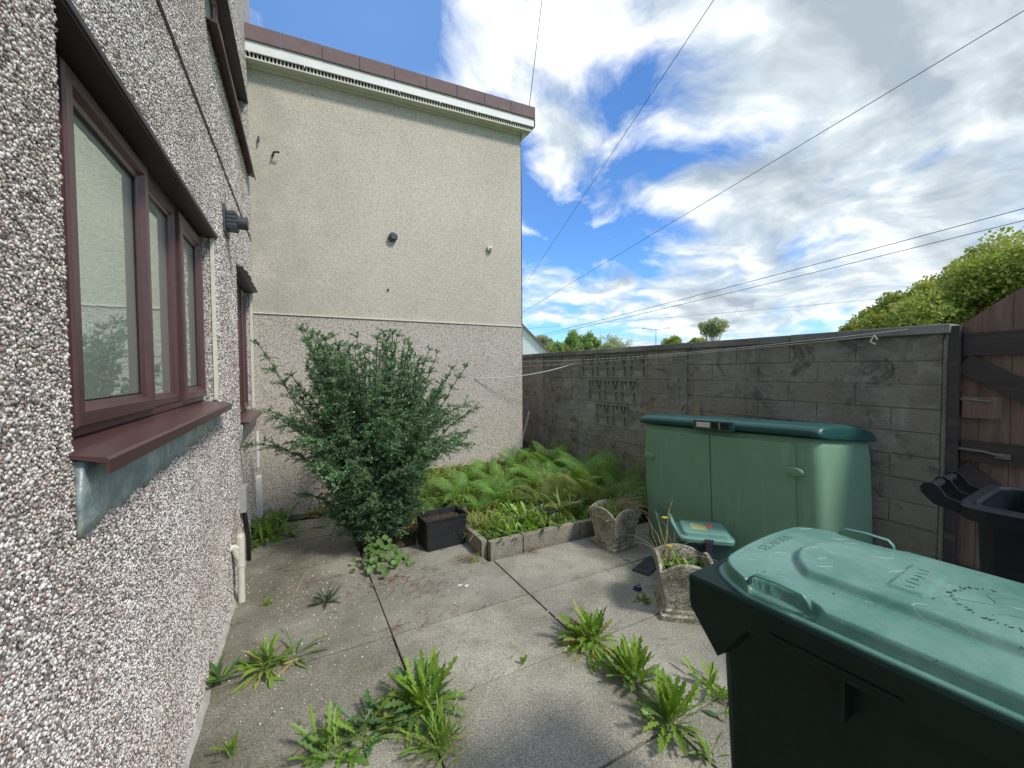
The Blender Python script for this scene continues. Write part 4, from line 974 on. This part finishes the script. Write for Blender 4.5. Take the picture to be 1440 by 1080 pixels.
# ground cover filling the bed (nobody could count it)
A = Leaves(); rnd = random.Random(61)
for k in range(11000):
    x, y = rnd.uniform(.95, 3.42), rnd.uniform(3.08, 5.08)
    if x < 1.43 and y < 3.75: continue
    if rnd.random() < .25*max(0, y-4.2): continue
    blade(A, (x, y, soilz(x, y)-.01), rnd.uniform(0, 6.28), rnd.uniform(.3, 1.4), rnd.uniform(.06, .17), rnd.uniform(.003, .009), rnd.uniform(.3, 1.2), 0, rnd, 4)
o = A.build('ground_cover', m_grass); o.data.materials.clear(); o.data.materials.append(m_weed); tag(o, 'bright green low leaves and grass covering the raised bed between the ferns', 'ground cover', kind='stuff')
A = Leaves()
for k in range(1300):
    x, y = rnd.uniform(.55, 3.42), rnd.uniform(3.1, 5.1)
    if x < 1.43 and y < 3.75: continue
    blade(A, (x, y, soilz(x, y)+rnd.uniform(0, .05)), rnd.uniform(0, 6.28), rnd.uniform(-.2, .5), rnd.uniform(.05, .14), rnd.uniform(.003, .010), rnd.uniform(0, .4), 0, rnd, 4)
o = A.build('leaf_litter', simple('rust_leaf', (.26,.10,.05), .8, .5, 20)); tag(o, 'reddish brown dead leaves lying along the gable foot', 'leaf litter', kind='stuff')
# grass in the joints and debris on the slabs
A = Leaves(); rnd = random.Random(71)
jx = [(x, None) for x in xs[1:4]]+[(None, y) for y in ys[6:11]]
for k in range(520):
    a_, b_ = rnd.choice(jx)
    if a_ is not None: x, y = a_, 1.0+rnd.random()**1.0*1.95
    else: x, y = -.4+rnd.random()*2.9, b_
    if mnoise.noise(Vector((x*2.3, y*2.3, 9))) < .05: continue
    blade(A, (x+rnd.gauss(0, .004), y+rnd.gauss(0, .004), -.01), rnd.uniform(0, 6.28), rnd.uniform(.4, 1.4), rnd.uniform(.015, .05), rnd.uniform(.0015, .004), .5, 0, rnd, 3)
o = A.build('joint_moss', m_weed2); tag(o, 'thin green moss and seedlings along the slab joints', 'moss', kind='stuff')
tw = MB(); rd = MB(); gr_ = MB(); rnd = random.Random(81)
def stick(mbx, x, y, l, az, r, bend=.3, z=.004):
    P = []; a = az
    for i in range(6): P.append((x, y, z+.004*abs(math.sin(i*1.3))+.003)); a += rnd.gauss(0, bend); x += math.cos(a)*l/5; y += math.sin(a)*l/5
    mbx.tube(P, [r, r, r*.9, r*.8, r*.6, r*.4], 5)
for k in range(150):
    x, y = rnd.uniform(-.35, 2.3), rnd.uniform(1.5, 4.6)
    if x > 1.3 and y > 2.9: continue
    stick(tw, x, y, rnd.uniform(.02, .08), rnd.uniform(0, 6.28), rnd.uniform(.0008, .0018))
for cx, cy, n_, s_ in ((.62, 3.0, 70, .13), (.85, 2.75, 18, .10), (1.25, 3.05, 26, .09), (.55, 2.42, 8, .06), (1.75, 2.96, 22, .06), (.20, 3.3, 18, .15), (.70, 2.44, 8, .10), (1.38, 3.15, 20, .05)):
    for k in range(n_): stick(rd, cx+rnd.gauss(0, s_), cy+rnd.gauss(0, s_*.5), rnd.uniform(.03, .12), rnd.uniform(0, 6.28), rnd.uniform(.0009, .0018), .5, rnd.uniform(.002, .02))
for k in range(520):
    x, y = rnd.gauss(.1, .35), rnd.gauss(3.1, .55)
    if rnd.random() < .3: x, y = rnd.uniform(-.38, 2.2), rnd.uniform(1.3, 2.9)
    if x < -.38 or x > 2.3 or y > 4.6 or (x > 1.3 and y > 2.9): continue
    r0 = rnd.uniform(.0015, .0042); gr_.obox((x, y, .004), (r0*2, r0*1.5, r0), rnd.uniform(0, 3), (rnd.uniform(-.5, .5), 0))
for q_, nm, mm, lab in ((tw, 'twigs', m_twig, 'thin brown twigs scattered over the paving slabs'), (rd, 'red_stems', m_redtwig, 'heaps of dry reddish stems around the shrub and kerb'), (gr_, 'fallen_grit', m_white, 'small pale stones fallen from the dash on to the paving')):
    o = q_.build(nm, mm); tag(o, lab, 'debris', kind='stuff')
q_ = MB(); rnd = random.Random(4)
q_.tube([(-.02, 3.1, .008), (.04, 3.32, .012), (.07, 3.45, .010)], [.004, .005, .003], 6); o = q_.build('fallen_stick', m_straw); tag(o, 'pale dry stick lying on the slab right of the waste pipe', 'stick')
for (x, y) in ((1.03, 2.72), (1.07, 2.69)):
    q_ = MB(); V = [(x+.016*(1+.4*math.cos(3*t))*math.cos(t), y+.012*(1+.3*math.sin(2*t))*math.sin(t), .0055) for t in [i*.524 for i in range(12)]]; q_.add([(a_, b_, c-.003) for a_, b_, c in V]+V, [tuple(range(12, 24))]+[(i, (i+1) % 12, 12+(i+1) % 12, 12+i) for i in range(12)])
    o = q_.build('paint_fleck', m_wflower); tag(o, 'small white fleck lying on the pale slab in front of the trough', 'fleck', 'white flecks on the slab')
# contents of the pots
def straws(name, label, loc, n, length, z0, seed, m, outward=.7, az=None, cat='dead plant'):
    rnd = random.Random(seed); T = thing(name, label, cat, (loc[0], loc[1], z0)); q_ = MB()
    for k in range(n):
        a = rnd.uniform(0, 6.28) if az is None else rnd.gauss(az, .7); el = rnd.uniform(.2, 1.4)*outward; p = Vector((rnd.gauss(0, .035), rnd.gauss(0, .035), 0)); P = [p.copy()]; e = el+.4; l = length*rnd.uniform(.5, 1.1)
        for i in range(6): p = p+Vector((math.cos(a)*math.cos(e), math.sin(a)*math.cos(e), math.sin(e)))*l/6; e -= rnd.uniform(.05, .45); a += rnd.gauss(0, .15); P.append(p.copy())
        q_.tube(P, [.0020, .0018, .0016, .0014, .0012, .0009, .0006], 4)
    q_.build('stem', m, T); return T
straws('dead_plant', 'tangle of dry straw stems spilling right out of the farther pot', (2.50, 2.70), 110, .33, .262, 91, m_straw, .8, -.55)
T2 = straws('dead_plant', 'bare brown twigs with two yellow flowers rising from the nearer pot', (2.10, 1.84), 12, .36, .262, 92, m_straw, 1.25)
for cx, cy, cz in ((.05, .0, .12), (.03, .03, .30)):
    q_ = MB()
    for k in range(5):
        a = k*1.257; q_.add([(cx, cy, cz), (cx+.016*math.cos(a-.4), cy+.016*math.sin(a-.4), cz+.006), (cx+.022*math.cos(a), cy+.022*math.sin(a), cz+.004), (cx+.016*math.cos(a+.4), cy+.016*math.sin(a+.4), cz+.006)], [(0,1,2,3)])
    q_.build('flower', m_flower, T2)
mb = MB(); rr_ = random.Random(12)
for a_, e_, l_ in ((.9, 1.15, .42), (.5, 1.25, .46), (.2, .95, .36), (1.6, 1.3, .34), (2.6, 1.2, .30), (-.6, 1.0, .26)):
    P = [(0, 0, 0)]; p = Vector((0, 0, 0)); a = a_; e = e_
    for i in range(7):
        p = p+Vector((math.cos(a)*math.cos(e), math.sin(a)*math.cos(e), math.sin(e)))*l_/7; a += rr_.gauss(0, .3); e += rr_.gauss(-.03, .16); P.append(tuple(p))
    mb.tube(P, [.0035*(1-.1*i) for i in range(8)], 5)
mb.build('branch', m_straw, T2)
weed('grass_tuft', 'bright grass growing in the farther scalloped pot', (2.46, 2.72), 120, .14, .004, (.5, 1.5), .7, 0, m_weed, m_yleaf, group='plants growing in the pots', seed=93, spread=.055, z0=.262, cat='grass')
weed('leafy_plant', 'low green leaves growing in the nearer scalloped pot', (2.17, 1.74), 70, .10, .010, (.2, 1.3), .7, 0, m_weed, m_weed2, group='plants growing in the pots', seed=94, spread=.055, z0=.262, cat='plant')
straws('dead_plant', 'scraps of dead stems and seedlings in the black trough', (1.10, 3.47), 40, .09, .225, 95, m_twig, .9)
straws('dead_plant', 'thin brown dead stems leaning by the shrub foot behind the trough', (1.00, 3.72), 46, .50, .0, 96, m_twig, 1.2)
T = straws('dead_plant', 'tall dry seed stems standing between the far pot and the cupboard', (2.75, 3.02), 30, .48, .02, 97, m_straw, 1.15)
# small plastic tumbler caught in the stems, blue rag
T = thing('plastic_tumbler', 'small translucent green plastic tumbler hanging in the stems by the cupboard', 'cup', (2.68, 2.42, .33)); q_ = MB()
q_.loft([[(r0*math.cos(i*.314), r0*math.sin(i*.314), z) for i in range(20)] for r0, z in ((.026, -.04), (.036, .03), (.039, .035), (.036, .036), (.026, -.035))], True, False); q_.build('cup', m_clear, T); q_ = MB(); q_.tube([(0, 0, -.04), (.03, .03, -.32)], .003, 6); q_.build('stem', m_straw, T)
q_ = MB()
for k in range(9): q_.obox((2.08+random.gauss(0, .02), 2.07+random.gauss(0, .012), .012), (.05, .008, .006), random.uniform(0, 3), (.4, .3))
o = q_.build('blue_twine', m_bluetag); tag(o, 'scrap of dark blue twine in the joint near the pots', 'twine')
q_ = MB(); q_.obox((2.42, 2.28, .008), (.30, .13, .008), .35, b=.002); q_.obox((2.36, 2.28, .0145), (.05, .05, .004), .35); o = q_.build('slate_scrap', m_slate); tag(o, 'flat dark piece of slate lying on the paving between the two pots', 'slate')
# stick leaning on the wall
q_ = MB(); q_.tube([(3.26, 5.86, .12), (3.44, 5.80, .86)], .016, 8); o = q_.build('leaning_pole', m_pvc); tag(o, 'short white pole leaning on the block wall near the gable corner', 'pole')
q_ = MB(); q_.add([(3.475, 2.62, 1.05), (3.475, 2.76, 1.05), (3.475, 2.66, 1.22), (3.485, 2.62, 1.05), (3.485, 2.76, 1.05), (3.485, 2.66, 1.22)], [(0,1,2), (5,4,3), (0,3,4,1), (1,4,5,2), (2,5,3,0)]); o = q_.build('wood_offcut', m_straw); tag(o, 'pointed timber offcut standing behind the cupboard lid', 'timber')
# washing line
def sag(a, b_, s_, n=24):
    a, b_ = Vector(a), Vector(b_); return [a.lerp(b_, i/n)-Vector((0,0,s_*4*(i/n)*(1-i/n))) for i in range(n+1)]
q_ = MB(); q_.tube(sag((3.455, 1.12, 1.775), (2.93, 5.16, 1.66), .05), .0020, 5); q_.tube(sag((3.455, 1.28, 1.745), (2.90, 5.14, 1.58), .02), .0016, 5)
q_.tube([(3.455, 1.29, 1.75), (3.45, 1.31, 1.71), (3.45, 1.28, 1.69)], .006, 5); q_.tube([(3.455, 1.29, 1.75), (3.45, 1.27, 1.72)], .006, 5)
o = q_.build('washing_line', m_rope); tag(o, 'thin pale washing line knotted along the top of the block wall', 'washing line')
q_ = MB(); q_.tube(sag((3.47, 4.62, 1.62), (2.2, 5.13, 1.43), .06), .006, 6); o = q_.build('rope', m_rope); tag(o, 'thicker white rope sagging from the pattern blocks towards the gable', 'rope')
# overhead wires
def wire(a, b_, s_, r, lab):
    q_ = MB(); q_.tube(sag(a, b_, s_, 40), r*.75, 5); o = q_.build('overhead_wire', m_wire); tag(o, lab, 'wire', 'overhead wires')
wire((3.08, 5.20, 5.14), (4.83, 7.38, 9.89), .0, .008, 'single dark wire climbing steeply from the gable roof corner')
wire((15.38, 28.28, 6.82), (8.83, 5.81, 10.44), .0, .012, 'dark wire crossing the sky from behind the gable to the top centre')
wire((28.79, 52.97, 9.17), (27.85, 3.78, 17.01), .0, .026, 'long dark wire crossing the whole sky to the top right corner')
wire((57.43, 105.76, 9.98), (69.17, 8.89, 18.76), .4, .06, 'upper one of two near parallel low wires on the right')
wire((57.42, 105.75, 9.57), (69.15, 8.85, 17.45), .4, .055, 'lower one of two near parallel low wires on the right')
wire((76, 130.1, 16.7), (136, 29.7, 18.9), .4, .05, 'faint distant wire just over the trees')
# ------------------------------------------------------------------ far things
def polar(az, d): return Vector((math.sin(R(az))*d, math.cos(R(az))*d, 0))
def tree(label, az, d, h, rad, m, leafn, lsize, seed, zc=.62, squash=.8, name='tree', density=1.0, group='trees beyond the wall'):
    rnd = np.random.default_rng(seed); p = polar(az, d); T = thing(name, label, 'tree', p, 0, group)
    nb = 64; cen = np.array([0, 0, h-rad*squash]); cl = []
    for k in range(nb):
        v = rnd.normal(0, 1, 3); v /= np.linalg.norm(v); rr = rad*rnd.uniform(.35, .92); c_ = cen+v*np.array([rr, rr, rr*squash]); cl.append((c_, rad*rnd.uniform(.12, .25)))
    P = []; D = []
    per = leafn//nb
    for c_, r0 in cl:
        v = rnd.normal(0, 1, (per, 3)); v /= np.linalg.norm(v, axis=1)[:, None]; P.append(c_+v*r0*(rnd.uniform(.35, 1.15, (per, 1)))); D.append(v)
    P = np.vstack(P); D = np.vstack(D); V, F = leafcloud(P, D, lsize, .75, .6); np_mesh('crown', V, F, m, T)
    mb = MB(); mb.tube([(0,0,0), (0,0,h*.3), (.1*rad, 0, h*.62)], [rad*.07, rad*.055, rad*.03], 8)
    for c_, r0 in cl[:24]: mb.tube([(0, 0, h*.32), tuple((np.array([0,0,h*.4])+c_)/2+rnd.normal(0, .05*rad, 3)), tuple(c_)], [rad*.03, rad*.018, rad*.006], 5)
    mb.build('trunk', m_bark, T); return T
tree('big green tree turning yellow, rising above the gate at the right edge', 80.5, 24, 6.6, 4.3, m_t1, 80000, .14, 101)
tree('yellow green tree sloping down behind the wall end, left of the big tree', 74.2, 23, 5.35, 2.8, m_t1, 46000, .14, 102)
tree('low yellow green tree crown just above the coping, left end of the right hand trees', 70.6, 25, 4.1, 1.9, m_t1, 22000, .14, 103)
tree('small grey green tree right beside the white house roof', 32.4, 60, 6.6, 2.4, m_t3, 14000, .22, 104)
tree('round bright green tree above the wall, right of the white house', 37.6, 58, 6.9, 2.9, m_t2, 22000, .22, 105)
tree('low bright bush crown between the two left trees over the wall', 34.6, 56, 5.2, 1.9, m_t2, 12000, .22, 106)
tree('pale see through tree over the pattern blocks', 42.2, 66, 7.4, 2.9, m_t3, 5200, .20, 107)
tree('low green bush under the pale see through tree', 41.6, 56, 5.0, 1.6, m_t2, 8000, .20, 111)
tree('small yellow bush crown right of the lamp post', 49.5, 60, 6.0, 1.7, m_t1, 9000, .22, 108)
tree('spreading flat topped tree standing clear above the coping', 54.3, 62, 8.4, 2.1, m_t3, 5500, .24, 109, squash=.55)
tree('yellow bush at the left foot of the flat topped tree', 52.4, 60, 5.8, 1.4, m_t1, 8000, .22, 110)
Ht = thing('white_house', 'small white gabled house with brown tiled roof edge peeping over the wall', 'house', polar(28.6, 44), R(-28.6))
hh_ = 8.3; q_ = MB(); V = [(-4, 0, 0), (4, 0, 0), (4, 0, 3.0), (0, 0, hh_-1.2), (-4, 0, 3.0)]; q_.add(V+[(x, 8, z) for x, _, z in V], [(0,1,2,3,4), (9,8,7,6,5), (0,5,6,1), (1,6,7,2), (4,9,5,0)]); q_.build('wall', m_white, Ht, fixn=True)
q_ = MB()
for s_ in (-1, 1): q_.add([(0, -.3, hh_-1.2), (s_*4.3, -.3, 2.62), (s_*4.3, 8.3, 2.62), (0, 8.3, hh_-1.2), (0, -.3, hh_-.9), (s_*4.3, -.3, 2.92), (s_*4.3, 8.3, 2.92), (0, 8.3, hh_-.9)], [(0,1,2,3), (7,6,5,4), (0,4,5,1), (1,5,6,2), (2,6,7,3)])
q_.build('roof', m_tile, Ht, fixn=True)
Lp = thing('street_lamp', 'far grey twin headed street lamp above the coping', 'street lamp', polar(47.5, 62)); q_ = MB(); q_.tube([(0,0,0), (0,0,7.2)], [.06, .035], 8); q_.build('pole', m_galv, Lp)
for s_ in (-1, 1): q_ = MB(); q_.tube([(0,0,7.15), (s_*1.1, -s_*1.0, 7.35)], .03, 6); q_.obox((s_*1.25, -s_*1.15, 7.35), (.4, .16, .09), R(-42)); q_.build('lamp_head', m_galv, Lp)
# hedge line beyond the gate, giving the lime light between the boards
A = Leaves(); rnd = random.Random(131)
for k in range(5000): blade(A, (rnd.uniform(4.2, 9), rnd.uniform(-1.5, 5), -.07), rnd.uniform(0, 6.28), rnd.uniform(.8, 1.5), rnd.uniform(.2, .6), rnd.uniform(.006, .015), .6, 0, rnd, 3)
o = A.build('long_grass', m_grass); tag(o, 'long bright grass beyond the gate and wall', 'grass', kind='stuff')

# ------------------------------------------------------------------ camera
cam = bpy.data.cameras.new('camera'); co_ = bpy.data.objects.new('camera', cam); C.objects.link(co_); scene.camera = co_
y_, p_, r_0 = R(28.2715), R(-1.8928), R(-.35)
f_ = Vector((math.sin(y_)*math.cos(p_), math.cos(y_)*math.cos(p_), math.sin(p_))); r0 = Vector((math.cos(y_), -math.sin(y_), 0)); u0 = r0.cross(f_)
Rr = r0*math.cos(r_0)+u0*math.sin(r_0); U = -r0*math.sin(r_0)+u0*math.cos(r_0)
M = Matrix((( Rr.x, U.x, -f_.x, 0), (Rr.y, U.y, -f_.y, 0), (Rr.z, U.z, -f_.z, 1.53), (0,0,0,1))); co_.matrix_world = M
cam.sensor_width = 36; cam.lens = 36*579.53/1440; cam.clip_start = .02; cam.clip_end = 4000

# ------------------------------------------------------------------ light and sky
SUN_AZ, SUN_EL = 152, 48     # compass style: clockwise from +Y
sd = bpy.data.lights.new('sun', 'SUN'); so = bpy.data.objects.new('sun', sd); C.objects.link(so); sd.energy = 1.9; sd.angle = R(9); sd.color = (1, .92, .80)
v = Vector((math.sin(R(SUN_AZ))*math.cos(R(SUN_EL)), math.cos(R(SUN_AZ))*math.cos(R(SUN_EL)), math.sin(R(SUN_EL)))); so.rotation_euler = v.to_track_quat('Z', 'Y').to_euler()
wd = bpy.data.worlds.new('World'); scene.world = wd; wd.use_nodes = True; nt = wd.node_tree; nt.nodes.clear()
out = N(nt, 'ShaderNodeOutputWorld'); bg = N(nt, 'ShaderNodeBackground'); L(nt, bg.outputs[0], out.inputs[0]); bg.inputs[1].default_value = .15
sky = N(nt, 'ShaderNodeTexSky'); sky.sky_type = 'NISHITA'; sky.sun_disc = False; sky.sun_elevation = R(SUN_EL); sky.sun_rotation = R(SUN_AZ); sky.air_density = 1.0; sky.dust_density = .3; sky.ozone_density = 3
tc = N(nt, 'ShaderNodeTexCoord'); sp_ = N(nt, 'ShaderNodeSeparateXYZ'); L(nt, tc.outputs['Generated'], sp_.inputs[0])
def MA(op, a, b_=None, c=None):
    n = N(nt, 'ShaderNodeMath', operation=op)
    for s_, v_ in zip(n.inputs, (a, b_, c)):
        if v_ is None: continue
        if hasattr(v_, 'links'): L(nt, v_, s_)
        else: s_.default_value = v_
    return n.outputs[0]
zc_ = MA('ADD', MA('MAXIMUM', sp_.outputs[2], 0.0), .24)
cb = N(nt, 'ShaderNodeCombineXYZ'); L(nt, MA('DIVIDE', sp_.outputs[0], zc_), cb.inputs[0]); L(nt, MA('DIVIDE', sp_.outputs[1], zc_), cb.inputs[1])
mp = N(nt, 'ShaderNodeMapping'); mp.inputs['Location'].default_value = (1.3, 8.8, 0); L(nt, cb.outputs[0], mp.inputs[0])
wn = nz(nt, mp.outputs[0], 1.3, 3); wv = N(nt, 'ShaderNodeVectorMath', operation='SCALE'); L(nt, wn.outputs['Color'], wv.inputs[0]); wv.inputs['Scale'].default_value = .5
wa = N(nt, 'ShaderNodeVectorMath', operation='ADD'); L(nt, mp.outputs[0], wa.inputs[0]); L(nt, wv.outputs[0], wa.inputs[1])
c1 = nz(nt, wa.outputs[0], 2.0, 10, .58, .1)
of = N(nt, 'ShaderNodeVectorMath', operation='ADD'); L(nt, wa.outputs[0], of.inputs[0]); of.inputs[1].default_value = (.03, .09, 0)
c2 = nz(nt, of.outputs[0], 2.0, 7, .52, .1); c3 = nz(nt, wa.outputs[0], .9, 3, .5)
def lobe(az, el, width, amt):
    d = (math.sin(R(az))*math.cos(R(el)), math.cos(R(az))*math.cos(R(el)), math.sin(R(el)))
    dp = N(nt, 'ShaderNodeVectorMath', operation='DOT_PRODUCT'); L(nt, tc.outputs['Generated'], dp.inputs[0]); dp.inputs[1].default_value = d
    t = MA('SUBTRACT', 1, dp.outputs['Value']); t = MA('DIVIDE', t, 1-math.cos(R(width))); return MA('MULTIPLY', MA('POWER', 2.718, MA('MULTIPLY', t, -1)), amt)
bias = None
for l_ in ((9, 43, 13, -.20), (36, 20, 6, -.27), (48, 17, 5, -.15), (45, 32, 6, -.13), (30, 40, 7, -.04), (70, 30, 22, .17), (30, 46, 11, .10), (33, 13, 4, .08), (52, 8, 6, .06)):
    q_l = lobe(*l_); bias = q_l if bias is None else MA('ADD', bias, q_l)
den = MA('ADD', MA('ADD', MA('MULTIPLY', MA('SUBTRACT', c1.outputs[0], .5), 1.15), .545), bias)
dr2 = ramp(nt, [(.42, 0.0), (.50, .40), (.58, .85), (.68, 1.0)]); L(nt, den, dr2.inputs[0])
shade = MA('ADD', MA('ADD', MA('MULTIPLY', MA('SUBTRACT', den, .5), .55), MA('MULTIPLY', MA('SUBTRACT', c2.outputs[0], c1.outputs[0]), 2.0)), MA('MULTIPLY', c3.outputs[0], .50))
shade = MA('ADD', MA('ADD', shade, .17), MA('ADD', lobe(72, 30, 22, .12), lobe(30, 46, 13, -.30)))
cr = ramp(nt, [(.15, (6.0,6.1,6.1)), (.36, (4.7,4.85,4.95)), (.53, (3.0,3.4,3.65)), (.74, (1.9,2.25,2.55))]); L(nt, shade, cr.inputs[0])
bl = mixc(nt, 1, sky.outputs[0], (.42,.66,.92), 'MULTIPLY')
bl = mixc(nt, lobe(10, 47, 20, 1.0), bl, mixc(nt, 1, bl, (2.4,1.75,1.35), 'MULTIPLY'))
L(nt, mixc(nt, dr2.outputs[0], bl, cr.outputs[0]), bg.inputs[0])
vs_ = scene.view_settings; vs_.view_transform = 'Standard'; vs_.look = 'None'; vs_.gamma = 1; vs_.exposure = 0.70
scene.render.engine = 'CYCLES'; scene.cycles.use_denoising = True
for m in bpy.data.materials: pass
